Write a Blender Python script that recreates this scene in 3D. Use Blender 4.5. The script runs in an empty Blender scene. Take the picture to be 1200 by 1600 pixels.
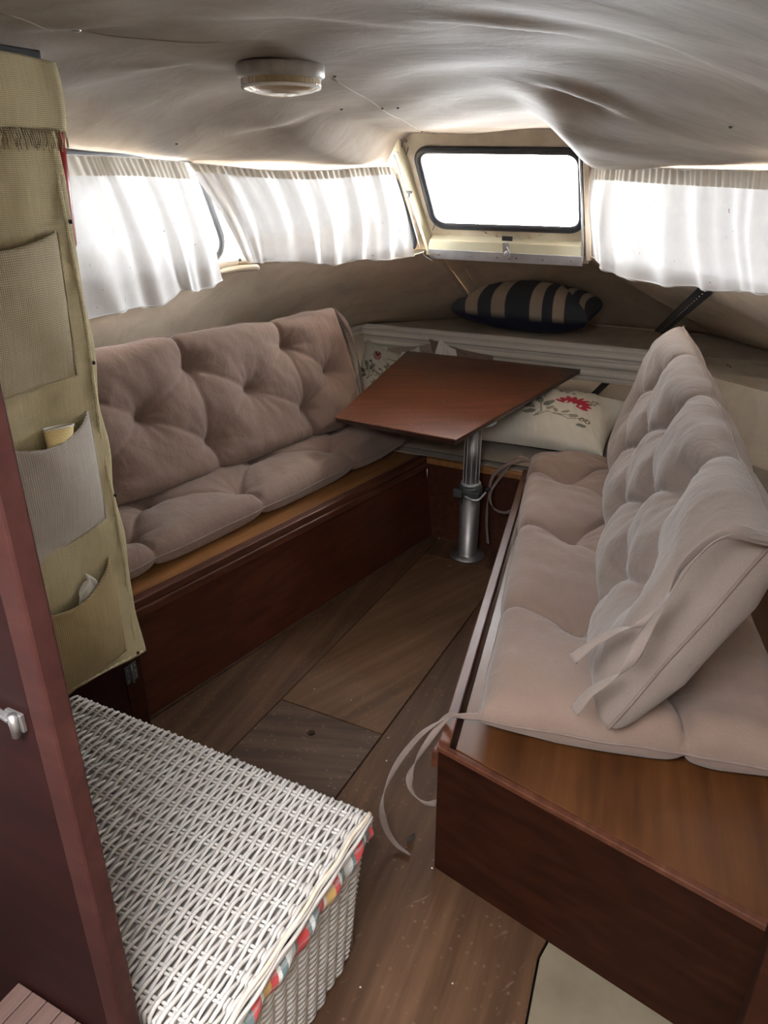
import bpy, math, random
import numpy as np
from mathutils import Vector, Matrix
random.seed(7); rng = np.random.RandomState(11)
S = bpy.context.scene
COL = S.collection

# ------------------------------------------------------------------ camera
F = 1155.0; H = 1.5
PIT = math.atan((800 - 274) / F); HEAD = math.radians(26.9)
fwd = Vector((-math.sin(HEAD) * math.cos(PIT), math.cos(HEAD) * math.cos(PIT), -math.sin(PIT)))
rgt = Vector((math.cos(HEAD), math.sin(HEAD), 0)); upv = rgt.cross(fwd)
CAM = Vector((0, 0, H))
cd = bpy.data.cameras.new('camera'); cam = bpy.data.objects.new('camera', cd); COL.objects.link(cam)
cd.sensor_fit = 'VERTICAL'; cd.sensor_height = 36; cd.lens = F / 1600 * 36; cd.clip_start = 0.02
m = Matrix((rgt, upv, -fwd)).transposed().to_4x4(); m.translation = CAM; cam.matrix_world = m
S.camera = cam

# ------------------------------------------------------------------ light
w = bpy.data.worlds.new('sky'); S.world = w; w.use_nodes = True
wn = w.node_tree; bg = wn.nodes['Background']
bg.inputs[0].default_value = (0.96, 0.98, 1.0, 1); bg.inputs[1].default_value = 13.0
def area(name, loc, direction, sx, sy, power=0, portal=False, color=(1, 1, 1)):
    l = bpy.data.lights.new(name, 'AREA'); l.shape = 'RECTANGLE'; l.size = sx; l.size_y = sy
    l.energy = power; l.color = color
    if portal: l.cycles.is_portal = True
    o = bpy.data.objects.new(name, l); COL.objects.link(o); o.location = loc
    o.rotation_euler = Vector(direction).to_track_quat('-Z', 'Y').to_euler(); return o
area('portal_bow', (-1.04, 3.35, 1.42), (0, -1, 0), .8, .5, portal=True)
area('portal_left_screen', (-1.78, 2.98, 1.4), (.8, -.6, 0), 1.0, .5, portal=True)
area('portal_right_screen', (-.16, 2.98, 1.4), (-.8, -.6, 0), 1.0, .5, portal=True)
area('portal_left', (-2.1, 1.2, 1.38), (1, 0, 0), 2.4, .5, portal=True)
area('portal_right', (.75, .9, 1.38), (-1, 0, 0), 2.6, .5, portal=True)
area('portal_roof_hatch', (-.25, -.22, 1.80), (0, 0, -1), .70, .64, portal=True)

S.view_settings.view_transform = 'Standard'; S.view_settings.look = 'None'
S.view_settings.gamma = 1; S.view_settings.use_curve_mapping = False
S.view_settings.exposure = 2.15

# ------------------------------------------------------------------ helpers
def ray(u, v): return fwd + rgt * ((u - 600) / F) - upv * ((v - 800) / F)
def PZ(u, v, z): d = ray(u, v); return CAM + d * ((z - H) / d.z)
def PY(u, v, y): d = ray(u, v); return CAM + d * (y / d.y)
def PX(u, v, x): d = ray(u, v); return CAM + d * (x / d.x)
def PP(u, v, p0, n):
    d = ray(u, v); n = Vector(n); return CAM + d * ((Vector(p0) - CAM).dot(n) / d.dot(n))
def V(*a): return Vector(a)
WL = {}
def tag(o, label=None, cat=None, group=None, kind=None):
    if label: o['label'] = label
    if cat: o['category'] = cat
    if group: o['group'] = group
    if kind: o['kind'] = kind
    return o
def thing(name, loc, label, cat, group=None):
    o = bpy.data.objects.new(name, None); COL.objects.link(o); o.location = loc
    o.empty_display_size = .05; WL[o.name] = Vector(loc); return tag(o, label, cat, group)
def link(name, me, c, parent):
    o = bpy.data.objects.new(name, me); COL.objects.link(o)
    WL[o.name] = Vector(c)
    if parent: o.parent = parent; o.location = Vector(c) - WL[parent.name]
    else: o.location = c
    return o
def mesh(name, vs, fs, mat, parent=None, smooth=True, cols=None, base=False):
    a = np.array([tuple(v) for v in vs], dtype=float).reshape(-1, 3)
    c = (a.min(0) + a.max(0)) / 2
    if base: c[2] = a[:, 2].min()
    me = bpy.data.meshes.new(name); me.from_pydata((a - c).tolist(), [], fs)
    me.materials.append(mat)
    if smooth: me.polygons.foreach_set('use_smooth', [True] * len(me.polygons))
    if cols is not None:
        ca = me.color_attributes.new('Col', 'FLOAT_COLOR', 'POINT')
        cc = np.ones((len(a), 4)); cc[:, :3] = np.array(cols)
        ca.data.foreach_set('color', cc.ravel())
    me.update()
    return link(name, me, c, parent)
class MB:
    def __init__(s): s.v = []; s.f = []
    def add(s, vs, fs):
        n = len(s.v); s.v += [tuple(p) for p in vs]; s.f += [tuple(i + n for i in f) for f in fs]; return s
    def hexa(s, p):   # 8 points: bottom 4 ccw, top 4 ccw
        return s.add(p, [(3, 2, 1, 0), (4, 5, 6, 7), (0, 1, 5, 4), (1, 2, 6, 5), (2, 3, 7, 6), (3, 0, 4, 7)])
    def box(s, x0, x1, y0, y1, z0, z1):
        return s.hexa([(x0, y0, z0), (x1, y0, z0), (x1, y1, z0), (x0, y1, z0), (x0, y0, z1), (x1, y0, z1), (x1, y1, z1), (x0, y1, z1)])
    def prism(s, poly, z0, z1):
        n = len(poly)
        vs = [(p[0], p[1], z0) for p in poly] + [(p[0], p[1], z1) for p in poly]
        return s.add(vs, [tuple(range(n - 1, -1, -1)), tuple(range(n, 2 * n))] + [(i, (i + 1) % n, n + (i + 1) % n, n + i) for i in range(n)])
    def bar(s, a, b, wid, hgt, side=None):  # bar from a to b, wid across (horizontal), hgt up
        a = Vector(a); b = Vector(b); d = (b - a).normalized()
        x = Vector(side).normalized() if side else d.cross(V(0, 0, 1)).normalized()
        if x.length < .1: x = V(1, 0, 0)
        z = x.cross(d).normalized()
        p = []
        for q in (-1, 1):
            for e, k in ((a, -1), (a, 1), (b, 1), (b, -1)):
                p.append(e + x * (k * wid / 2) + z * (q * hgt / 2))
        return s.hexa(p)
    def build(s, name, mat, parent=None, smooth=False, bevel=0, base=False):
        o = mesh(name, s.v, s.f, mat, parent, smooth, base=base)
        if bevel:
            b = o.modifiers.new('bevel', 'BEVEL'); b.width = bevel; b.segments = 2; b.limit_method = 'ANGLE'
        return o
def smoothpath(pts, n=10):
    pts = [Vector(p) for p in pts]; P = [pts[0] * 2 - pts[1]] + pts + [pts[-1] * 2 - pts[-2]]; out = []
    for i in range(1, len(P) - 2):
        a, b, c, d = P[i - 1:i + 3]
        for k in range(n):
            t = k / n
            out.append(.5 * ((2 * b) + (c - a) * t + (2 * a - 5 * b + 4 * c - d) * t * t + (3 * b - a - 3 * c + d) * t ** 3))
    out.append(pts[-1]); return out
def tube(mb, pts, r, seg=8, r2=None, twist=None, cap=True, closed=False, up=(0, 0, 1)):
    """tube along pts; r is width radius, r2 thickness radius; twist(i) rotates the section"""
    pts = [Vector(p) for p in pts]; n = len(pts); vs = []; r2 = r2 or r
    pn = Vector(up)
    for i, p in enumerate(pts):
        d = (pts[(i + 1) % n] - pts[i - 1]) if closed else (pts[min(i + 1, n - 1)] - pts[max(i - 1, 0)])
        if d.length < 1e-9: d = V(0, 0, 1)
        d.normalize(); x = d.cross(pn)
        if x.length < 1e-3: x = d.cross(V(1, .3, 0))
        x.normalize(); z = x.cross(d); pn = z
        if twist: a = twist(i / n); x, z = x * math.cos(a) + z * math.sin(a), z * math.cos(a) - x * math.sin(a)
        rr = r(i / (n - 1)) if callable(r) else r; tt = r2(i / (n - 1)) if callable(r2) else r2
        for k in range(seg):
            a = 2 * math.pi * k / seg; vs.append(p + x * (rr * math.cos(a)) + z * (tt * math.sin(a)))
    fs = []; m = n if closed else n - 1
    for i in range(m):
        j = (i + 1) % n
        for k in range(seg):
            l = (k + 1) % seg; fs.append((i * seg + k, i * seg + l, j * seg + l, j * seg + k))
    if cap and not closed: fs += [tuple(range(seg - 1, -1, -1)), tuple(range((n - 1) * seg, n * seg))]
    return mb.add(vs, fs)
def lathe(mb, c, prof, seg=32, axis=V(0, 0, 1)):
    axis = Vector(axis).normalized(); x = axis.orthogonal().normalized(); y = axis.cross(x); c = Vector(c); vs = []
    for r, h in prof:
        for k in range(seg):
            a = 2 * math.pi * k / seg; vs.append(c + axis * h + x * (r * math.cos(a)) + y * (r * math.sin(a)))
    fs = []
    for i in range(len(prof) - 1):
        for k in range(seg):
            l = (k + 1) % seg; fs.append((i * seg + k, i * seg + l, (i + 1) * seg + l, (i + 1) * seg + k))
    fs += [tuple(range(seg - 1, -1, -1)), tuple(range((len(prof) - 1) * seg, len(prof) * seg))]
    return mb.add(vs, fs)
def gridfaces(nu, nv, off=0):
    return [(off + i * nv + j, off + (i + 1) * nv + j, off + (i + 1) * nv + j + 1, off + i * nv + j + 1) for i in range(nu - 1) for j in range(nv - 1)]
def bil(A, B, C, D, s, t): return A * (1 - s) * (1 - t) + B * s * (1 - t) + C * s * t + D * (1 - s) * t
def ribbon(name, pts, width, mat, parent, turns=1.0, ph=0.0, label=None):
    p = smoothpath(pts, 8); mb = MB()
    tube(mb, p, lambda t: width / 2 * (1 - .25 * abs(math.sin(9 * t + ph))), 8, .0018, twist=lambda t: ph + turns * math.pi * t + .5 * math.sin(11 * t))
    o = mb.build(name, mat, parent, smooth=True)
    if label: o['label'] = label
    return o
_nk = [(rng.randn(2), rng.rand() * 6.28) for _ in range(14)]
def pn2(x, y, f):   # cheap smooth numpy noise about -1..1
    r = 0
    for k, (d, p) in enumerate(_nk): r = r + np.sin((x * d[0] + y * d[1]) * f * (1 + .13 * k) + p + k)
    return r / 5

# ------------------------------------------------------------------ materials
def newmat(name):
    mt = bpy.data.materials.new(name); mt.use_nodes = True; nt = mt.node_tree
    return mt, nt, nt.nodes['Principled BSDF']
def ramp(nt, fac, stops):
    r = nt.nodes.new('ShaderNodeValToRGB'); e = r.color_ramp.elements
    while len(e) < len(stops): e.new(.5)
    for q, (p, c) in zip(e, stops): q.position = p; q.color = (*c, 1)
    nt.links.new(fac, r.inputs[0]); return r.outputs[0]
def noise(nt, scale, detail=4, vec=None, rough=.6, dist=0):
    n = nt.nodes.new('ShaderNodeTexNoise'); n.inputs['Scale'].default_value = scale; n.inputs['Detail'].default_value = detail
    n.inputs['Roughness'].default_value = rough; n.inputs['Distortion'].default_value = dist
    nt.links.new(vec or coord(nt), n.inputs['Vector']); return n.outputs['Fac']
def coord(nt):
    t = nt.nodes.new('ShaderNodeTexCoord'); return t.outputs['Object']
def mapping(nt, sc, rot=(0, 0, 0)):
    mp = nt.nodes.new('ShaderNodeMapping'); mp.inputs['Scale'].default_value = sc
    r = nt.nodes.new('ShaderNodeVectorRotate'); r.rotation_type = 'EULER_XYZ'; r.inputs['Rotation'].default_value = rot
    nt.links.new(coord(nt), r.inputs['Vector']); nt.links.new(r.outputs[0], mp.inputs['Vector']); return mp.outputs[0]
def bump(nt, b, h, strength, dist=.002, prev=None):
    n = nt.nodes.new('ShaderNodeBump'); n.inputs['Strength'].default_value = strength; n.inputs['Distance'].default_value = dist
    nt.links.new(h, n.inputs['Height'])
    if prev: nt.links.new(prev, n.inputs['Normal'])
    nt.links.new(n.outputs[0], b.inputs['Normal']); return n.outputs[0]
def mixc(nt, fac, a, b, mode='MIX'):
    n = nt.nodes.new('ShaderNodeMix'); n.data_type = 'RGBA'; n.blend_type = mode
    for sock, val in ((n.inputs[0], fac), (n.inputs[6], a), (n.inputs[7], b)):
        if isinstance(val, (int, float)): sock.default_value = val
        elif isinstance(val, tuple): sock.default_value = (*val, 1)
        else: nt.links.new(val, sock)
    return n.outputs[2]
def fabric(name, c1, c2, scale=6, weave=420, rough=.95, bs=.35, vc=False, big=.5, sheen=.2):
    mt, nt, b = newmat(name)
    f = noise(nt, scale, 6)
    col = ramp(nt, f, [(.3, c1), (.7, c2)])
    if vc:
        at = nt.nodes.new('ShaderNodeAttribute'); at.attribute_name = 'Col'
        col = mixc(nt, 1.0, at.outputs['Color'], col, 'MULTIPLY')
    fine = noise(nt, weave, 2)
    col = mixc(nt, .5, col, ramp(nt, fine, [(.3, (.75, .75, .75)), (.7, (1.0, 1.0, 1.0))]), 'MULTIPLY')
    nt.links.new(col, b.inputs['Base Color']); b.inputs['Roughness'].default_value = rough
    b.inputs['Sheen Weight'].default_value = sheen; b.inputs['Specular IOR Level'].default_value = .2
    n1 = bump(nt, b, fine, bs, .001)
    bump(nt, b, noise(nt, 22, 4, dist=1.0), big, .006, n1)
    return mt
def wood(name, c1, c2, c3, rot=0, rough=.35, coat=.3, sc=1.0, spec=.5, plane='xy', scratch=None):
    mt, nt, b = newmat(name)
    vec = mapping(nt, (26 * sc, 1.6 * sc, 26 * sc), (0, 0, rot))
    g = noise(nt, 1.6, 7, vec, .62, .12); big = noise(nt, 2.2, 4)
    col = ramp(nt, g, [(.28, c1), (.5, c2), (.75, c3)])
    col = mixc(nt, .75, col, ramp(nt, big, [(.3, (.62, .58, .56)), (.65, (1.08, 1.05, 1.0))]), 'MULTIPLY')
    if scratch:
        vo = nt.nodes.new('ShaderNodeTexVoronoi'); vo.voronoi_dimensions = '2D'; vo.inputs['Scale'].default_value = 28; nt.links.new(coord(nt), vo.inputs['Vector'])
        k = ramp(nt, vo.outputs['Distance'], [(.0, (.9, .9, .9)), (.13, (0, 0, 0))])
        sel = ramp(nt, noise(nt, 9, 3), [(.47, (0, 0, 0)), (.56, (1, 1, 1))])
        col = mixc(nt, mixc(nt, 1.0, k, sel, 'MULTIPLY'), col, scratch)
        st2 = ramp(nt, noise(nt, 30, 3, mapping(nt, (2.2, .5, 1), (0, 0, rot + .6))), [(.66, (0, 0, 0)), (.74, (.7, .7, .7))])
        col = mixc(nt, st2, col, tuple(q * .9 for q in scratch))
    nt.links.new(col, b.inputs['Base Color'])
    rr = nt.nodes.new('ShaderNodeMapRange'); rr.inputs[3].default_value = rough - .08; rr.inputs[4].default_value = rough + .15
    nt.links.new(big, rr.inputs[0]); nt.links.new(rr.outputs[0], b.inputs['Roughness'])
    b.inputs['Coat Weight'].default_value = coat; b.inputs['Coat Roughness'].default_value = .25; b.inputs['Specular IOR Level'].default_value = spec
    bump(nt, b, g, .18, .001); return mt
def plain(name, c, rough=.5, metal=0, c2=None, scale=12, bs=.1, dist=.001, spec=.5, bscale=60):
    mt, nt, b = newmat(name)
    col = ramp(nt, noise(nt, scale, 5), [(.3, c), (.72, c2 or tuple(x * .82 for x in c))])
    nt.links.new(col, b.inputs['Base Color']); b.inputs['Roughness'].default_value = rough; b.inputs['Metallic'].default_value = metal
    b.inputs['Specular IOR Level'].default_value = spec
    bump(nt, b, noise(nt, bscale, 4), bs, dist); return mt
def liner(name, c1, c2, rough=.75, sc=(1, 1, 1), stain=(.30, .22, .15)):
    mt, nt, b = newmat(name)
    n1 = noise(nt, 1.3, 5, mapping(nt, sc)); n2 = noise(nt, 4.5, 6, mapping(nt, sc), .65, .8)
    col = ramp(nt, n1, [(.32, c1), (.68, c2)])
    col = mixc(nt, .55, col, ramp(nt, n2, [(.3, (.66, .62, .58)), (.62, (1.05, 1.04, 1.02))]), 'MULTIPLY')
    sp = ramp(nt, noise(nt, 38, 3), [(.70, (0, 0, 0)), (.78, (1, 1, 1))])
    col = mixc(nt, mixc(nt, 1.0, sp, (.45, .45, .45), 'MULTIPLY'), col, stain)
    nt.links.new(col, b.inputs['Base Color']); b.inputs['Roughness'].default_value = rough; b.inputs['Specular IOR Level'].default_value = .35
    a = bump(nt, b, noise(nt, 260, 2), .15, .0008)
    bump(nt, b, n2, .3, .01, a); return mt
M = {}
M['cushion'] = fabric('mauve_linen', (.245, .168, .133), (.30, .213, .173), 5)
M['cushion_light'] = fabric('pale_mauve_linen', (.262, .205, .178), (.318, .255, .222), 5)
M['tie'] = fabric('tie_linen', (.21, .15, .125), (.27, .20, .17), 20, big=.2)
M['liner'] = liner('vinyl_liner', (.66, .56, .445), (.76, .66, .54))
M['ceiling'] = liner('headlining', (.285, .243, .205), (.37, .322, .277), .75, (1, 1.7, 1))
M['cream'] = plain('cream_paint', (.74, .70, .52), .45, c2=(.66, .60, .42), scale=7)
M['dirty_cream'] = plain('dirty_cream', (.62, .55, .42), .6, c2=(.42, .34, .24), scale=9, bs=.3)
M['creamfloor'] = plain('cream_floor', (.215, .178, .12), .7, c2=(.14, .105, .068), scale=5, bs=.2)
M['rubber'] = plain('black_rubber', (.022, .025, .03), .5, c2=(.04, .045, .052), scale=30)
M['alu'] = plain('aluminium', (.62, .63, .64), .5, .35, c2=(.48, .49, .50), scale=18, bs=.1)
M['alu_dull'] = plain('dull_aluminium', (.42, .40, .39), .45, .9, c2=(.30, .28, .27), scale=9, bs=.1)
M['chrome'] = plain('chrome', (.66, .68, .70), .28, .6, bs=.03)
M['black'] = plain('black_plastic', (.015, .015, .017), .45)
M['collar'] = plain('grey_cast_metal', (.13, .14, .14), .45, .6, bs=.15)
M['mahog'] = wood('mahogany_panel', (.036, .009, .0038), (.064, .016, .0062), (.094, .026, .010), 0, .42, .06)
M['mahog_end'] = wood('mahogany_end_shaded', (.014, .0036, .0013), (.026, .0064, .0022), (.039, .0105, .0034), math.pi / 2, .6, .0, 1, .15)  # colour lowered to stand in for light falloff at the berth end
M['rail'] = wood('mahogany_rail', (.05, .0145, .007), (.088, .027, .0125), (.14, .051, .026), 0, .45, .08)
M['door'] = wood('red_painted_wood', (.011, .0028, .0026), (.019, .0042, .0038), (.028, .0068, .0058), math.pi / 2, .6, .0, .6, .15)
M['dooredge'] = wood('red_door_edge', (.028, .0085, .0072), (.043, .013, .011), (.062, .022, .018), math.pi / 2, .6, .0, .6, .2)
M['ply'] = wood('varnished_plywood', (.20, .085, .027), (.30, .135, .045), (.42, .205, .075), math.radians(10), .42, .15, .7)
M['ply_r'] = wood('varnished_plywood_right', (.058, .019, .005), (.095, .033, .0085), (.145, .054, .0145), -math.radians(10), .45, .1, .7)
M['floor'] = wood('worn_floor_ply', (.045, .022, .011), (.078, .039, .020), (.12, .064, .034), -.1, .6, .0, .5, .25, scratch=(.14, .09, .06))
M['floor_b'] = wood('worn_floor_ply_lighter', (.068, .035, .017), (.112, .058, .029), (.165, .09, .047), .35, .6, .0, .5, .25, scratch=(.17, .11, .07))
M['floor_c'] = wood('worn_floor_ply_grey', (.045, .026, .017), (.074, .044, .029), (.11, .069, .046), 1.2, .6, .0, .7, .25, scratch=(.17, .12, .09))
M['gap'] = plain('bilge_dark', (.008, .006, .005), .9)
M['table'] = wood('table_mahogany', (.085, .025, .012), (.15, .048, .023), (.23, .082, .042), math.radians(58), .30, .25, .8, scratch=(.42, .24, .17))
M['table_edge'] = wood('table_edge', (.018, .006, .004), (.035, .011, .007), (.08, .028, .016), 0, .3, .4)
M['slat'] = wood('pale_pink_slat', (.075, .042, .034), (.105, .06, .049), (.14, .085, .07), 0, .6, .05)
M['wicker'] = plain('white_wicker', (.50, .475, .45), .5, c2=(.40, .36, .325), scale=30, bs=.2, bscale=200)
M['wicker_tan'] = plain('tan_wicker', (.52, .40, .27), .5, c2=(.68, .62, .54), scale=25)
M['lining'] = fabric('basket_lining', (.25, .22, .2), (.35, .32, .3), 9)
M['vc'] = fabric('printed_cloth', (.93, .93, .93), (1, 1, 1), 7, vc=True, big=.25, sheen=.05)
M['pillow_beige'] = fabric('beige_cloth', (.40, .32, .26), (.50, .41, .34), 8)
M['pillow_white'] = fabric('white_cloth', (.78, .76, .70), (.85, .83, .78), 8)
M['mattress'] = fabric('mattress_beige', (.24, .195, .15), (.30, .25, .195), 6)
M['red'] = plain('red_paint', (.36, .025, .022), .35)
M['stripe'] = None
def burlap(name, c1, c2, per=.0036, dark=(.1, .1, .1), rough=.85):
    mt, nt, b = newmat(name)
    tc = coord(nt); ws = []
    for ax in ('Y', 'Z'):
        wv = nt.nodes.new('ShaderNodeTexWave'); wv.wave_type = 'BANDS'; wv.bands_direction = ax
        wv.inputs['Scale'].default_value = .314 / per / 1.0; wv.inputs['Distortion'].default_value = 2.2
        wv.inputs['Detail'].default_value = 2; wv.inputs['Detail Scale'].default_value = .4
        nt.links.new(tc, wv.inputs['Vector']); ws.append(wv.outputs['Fac'])
    h = mixc(nt, .5, ws[0], ws[1], 'MIX')
    col = ramp(nt, noise(nt, 7, 5), [(.3, c1), (.7, c2)])
    th = ramp(nt, noise(nt, 3, 6, mapping(nt, (1, 90, 4))), [(.3, (.8, .8, .8)), (.7, (1.06, 1.06, 1.06))])
    col = mixc(nt, .8, col, th, 'MULTIPLY')
    col = mixc(nt, .8, col, ramp(nt, h, [(.15, (.45, .42, .38)), (.62, (1.1, 1.1, 1.1))]), 'MULTIPLY')
    nt.links.new(col, b.inputs['Base Color']); b.inputs['Roughness'].default_value = rough; b.inputs['Specular IOR Level'].default_value = .2
    bump(nt, b, h, .7, .0015); return mt
M['burlap'] = burlap('olive_burlap', (.50, .43, .26), (.62, .545, .345))
M['burlap_brown'] = burlap('brown_burlap', (.36, .28, .15), (.46, .365, .20), .0042)
M['burlap_grey'] = burlap('grey_burlap', (.54, .495, .44), (.64, .60, .54), .0045)
M['burlap_tan'] = burlap('tan_burlap', (.43, .37, .24), (.53, .46, .32), .0045)
def cloth_thin(name, T, ca=(.78, .78, .78), cb=(.86, .86, .85)):
    mt = bpy.data.materials.new(name); mt.use_nodes = True; nt = mt.node_tree; nt.nodes.clear()
    out = nt.nodes.new('ShaderNodeOutputMaterial'); d = nt.nodes.new('ShaderNodeBsdfDiffuse'); t = nt.nodes.new('ShaderNodeBsdfTranslucent')
    tr = nt.nodes.new('ShaderNodeBsdfTransparent'); mx = nt.nodes.new('ShaderNodeMixShader'); m2 = nt.nodes.new('ShaderNodeMixShader')
    n = nt.nodes.new('ShaderNodeTexNoise'); n.inputs['Scale'].default_value = 26; n.inputs['Detail'].default_value = 3
    tc = nt.nodes.new('ShaderNodeTexCoord'); nt.links.new(tc.outputs['Object'], n.inputs['Vector'])
    sp = ramp(nt, n.outputs['Fac'], [(.2, ca), (.8, cb)])
    n3 = noise(nt, 60, 2); spots = ramp(nt, n3, [(.735, (1, 1, 1)), (.77, (.25, .2, .18))])
    c = mixc(nt, 1.0, sp, spots, 'MULTIPLY')
    nt.links.new(c, d.inputs['Color']); nt.links.new(c, t.inputs['Color'])
    bp = nt.nodes.new('ShaderNodeBump'); bp.inputs['Strength'].default_value = .3; bp.inputs['Distance'].default_value = .004
    nt.links.new(noise(nt, 18, 4), bp.inputs['Height'])
    for q in (d, t): nt.links.new(bp.outputs[0], q.inputs['Normal'])
    mx.inputs[0].default_value = T; nt.links.new(d.outputs[0], mx.inputs[1]); nt.links.new(t.outputs[0], mx.inputs[2])
    m2.inputs[0].default_value = .004; nt.links.new(mx.outputs[0], m2.inputs[1]); nt.links.new(tr.outputs[0], m2.inputs[2])
    nt.links.new(m2.outputs[0], out.inputs['Surface']); return mt
M['curtain'] = cloth_thin('sheer_cotton', .026)
M['header'] = cloth_thin('curtain_header', .28, (.84, .80, .72), (.88, .85, .78))
def glassmat(name, tint=(.96, .98, 1)):
    mt = bpy.data.materials.new(name); mt.use_nodes = True; nt = mt.node_tree; nt.nodes.clear()
    out = nt.nodes.new('ShaderNodeOutputMaterial'); g = nt.nodes.new('ShaderNodeBsdfGlossy'); g.inputs['Roughness'].default_value = .03
    tr = nt.nodes.new('ShaderNodeBsdfTransparent')
    st = ramp(nt, noise(nt, 5, 5, mapping(nt, (3, 1, .6))), [(.66, tint), (.8, (.72, .80, .88))])
    nt.links.new(st, tr.inputs['Color'])
    fr = nt.nodes.new('ShaderNodeFresnel'); fr.inputs['IOR'].default_value = 1.45
    mx = nt.nodes.new('ShaderNodeMixShader'); nt.links.new(fr.outputs[0], mx.inputs[0]); nt.links.new(tr.outputs[0], mx.inputs[1]); nt.links.new(g.outputs[0], mx.inputs[2])
    nt.links.new(mx.outputs[0], out.inputs['Surface']); return mt
M['glass'] = glassmat('window_glass')
mt, nt, b = newmat('amber_lens'); b.inputs['Base Color'].default_value = (.50, .38, .20, 1); b.inputs['Roughness'].default_value = .18
b.inputs['Transmission Weight'].default_value = .35; b.inputs['Coat Weight'].default_value = .5; M['lens'] = mt
M['lampbase'] = plain('lamp_ring', (.42, .40, .37), .5, c2=(.27, .245, .21), scale=30, bs=.3)

# ================================================================== THE ROOM
def sstep(a, b, t): t = min(1, max(0, (t - a) / (b - a))); return t * t * (3 - 2 * t)
def zceil(x, y):
    d = abs(x + .95)
    z = 1.772 - .050 * max(0, y - 1.2) - .158 * (d / .95) ** 3
    e = abs(x + 1.06)
    zf = 1.648 - (.130 if x > -1.06 else .116) * sstep(.30, .46, e)          # low eyebrow over the side windscreen panes
    return z + (zf - z) * sstep(1.9, 2.95, y + .55 * max(0, e - .3))
def struct(o): o['kind'] = 'structure'; return o

# ---- floor: dark bilge base and separate sole boards
fl = struct(MB().box(-2.4, .9, -1.0, 4.6, -.16, -.10).build('floor', M['gap']))
LB = lambda y: -1.435 + (y - 1.279) * .1704      # left berth foot line
RB = lambda y: -.46 - (y - 1.17) * .190          # right berth foot line
XL, XR = -1.136, -.778
def board(poly, mat, label=None):
    o = MB().prism(poly, -.016, 0).build('floor_board', mat, fl, bevel=.0015)
    if label: o['label'] = label
    return o
g = .0025
board([(LB(1.3) - .03, 1.24), (XL - g, 1.24), (XL - g, 2.80), (LB(2.8) - .03, 2.80)], M['floor'])
board([(-2.0, .25), (XL - g, .25), (XL - g, 1.236), (-2.0, 1.236)], M['floor'])
def holed(poly, c, r, z0, z1, n=24):
    """board outline (ccw quad) with a finger hole"""
    c = Vector((c[0], c[1])); vs = []; fs = []
    P = [Vector(p) for p in poly]
    def outer(a):
        d = Vector((math.cos(a), math.sin(a))); best = 9
        for i in range(4):
            p, q = P[i], P[(i + 1) % 4]; e = q - p; den = d.x * e.y - d.y * e.x
            if abs(den) < 1e-9: continue
            t = ((p.x - c.x) * e.y - (p.y - c.y) * e.x) / den; s = ((p.x - c.x) * d.y - (p.y - c.y) * d.x) / den
            if t > 0 and -1e-6 <= s <= 1 + 1e-6: best = min(best, t)
        return c + d * best
    an = sorted([2 * math.pi * k / n for k in range(n)] + [math.atan2(p.y - c.y, p.x - c.x) % (2 * math.pi) for p in P])
    k = len(an)
    for z in (z1, z0):
        for a in an: vs.append((c.x + r * math.cos(a), c.y + r * math.sin(a), z))
        for a in an: o = outer(a); vs.append((o.x, o.y, z))
    for i in range(k):
        j = (i + 1) % k
        fs += [(i, k + i, k + j, j), (2 * k + j, 3 * k + j, 3 * k + i, 2 * k + i), (j, 2 * k + j, 2 * k + i, i), (k + i, 3 * k + i, 3 * k + j, k + j)]
    return vs, fs
h1 = PZ(486, 1145, 0); vs, fs = holed([(XL + g, .55), (XR - g, .55), (XR - g, 1.521), (XL + g, 1.521)], (h1.x, h1.y), .0125, -.016, 0)
mesh('floor_board', vs, fs, M['floor_c'], fl, smooth=False)['label'] = 'greyer centre board with a round finger hole'
h2 = PZ(702, 884, 0); vs, fs = holed([(XL + g, 1.527), (XR - g, 1.527), (XR - g, 2.62), (XL + g, 2.62)], (h2.x, h2.y), .012, -.016, 0)
mesh('floor_board', vs, fs, M['floor_b'], fl, smooth=False)['label'] = 'lighter brown centre board'
board([(XL + g, 2.625), (XR - g, 2.625), (XR - g, 2.80), (XL + g, 2.80)], M['floor'])
cA, cB, cC = PZ(840, 1495, 0), PZ(1130, 1602, 0), PZ(820, 1602, 0)
board([(XR + g, -.6), (cC.x, -.6), (cC.x, cC.y), (cA.x, cA.y + .0), (cA.x + .02, 1.20), (RB(1.2) + .06, 1.20), (RB(2.8) + .06, 2.80), (XR + g, 2.80)], M['floor'])
board([(cC.x + .004, -.6), (.6, -.6), (.6, .75), (.6, 1.1), (cA.x + .024, 1.19), (cA.x + .005, cA.y), (cC.x + .004, cC.y)], M['creamfloor'], 'cream painted board beside the right berth')
board([(XL + g, -.6), (XR - g, -.6), (XR - g, .545), (XL + g, .545)], M['floor'])
board([(-2.0, -.6), (XL - g, -.6), (XL - g, .245), (-2.0, .245)], M['floor'])

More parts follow.
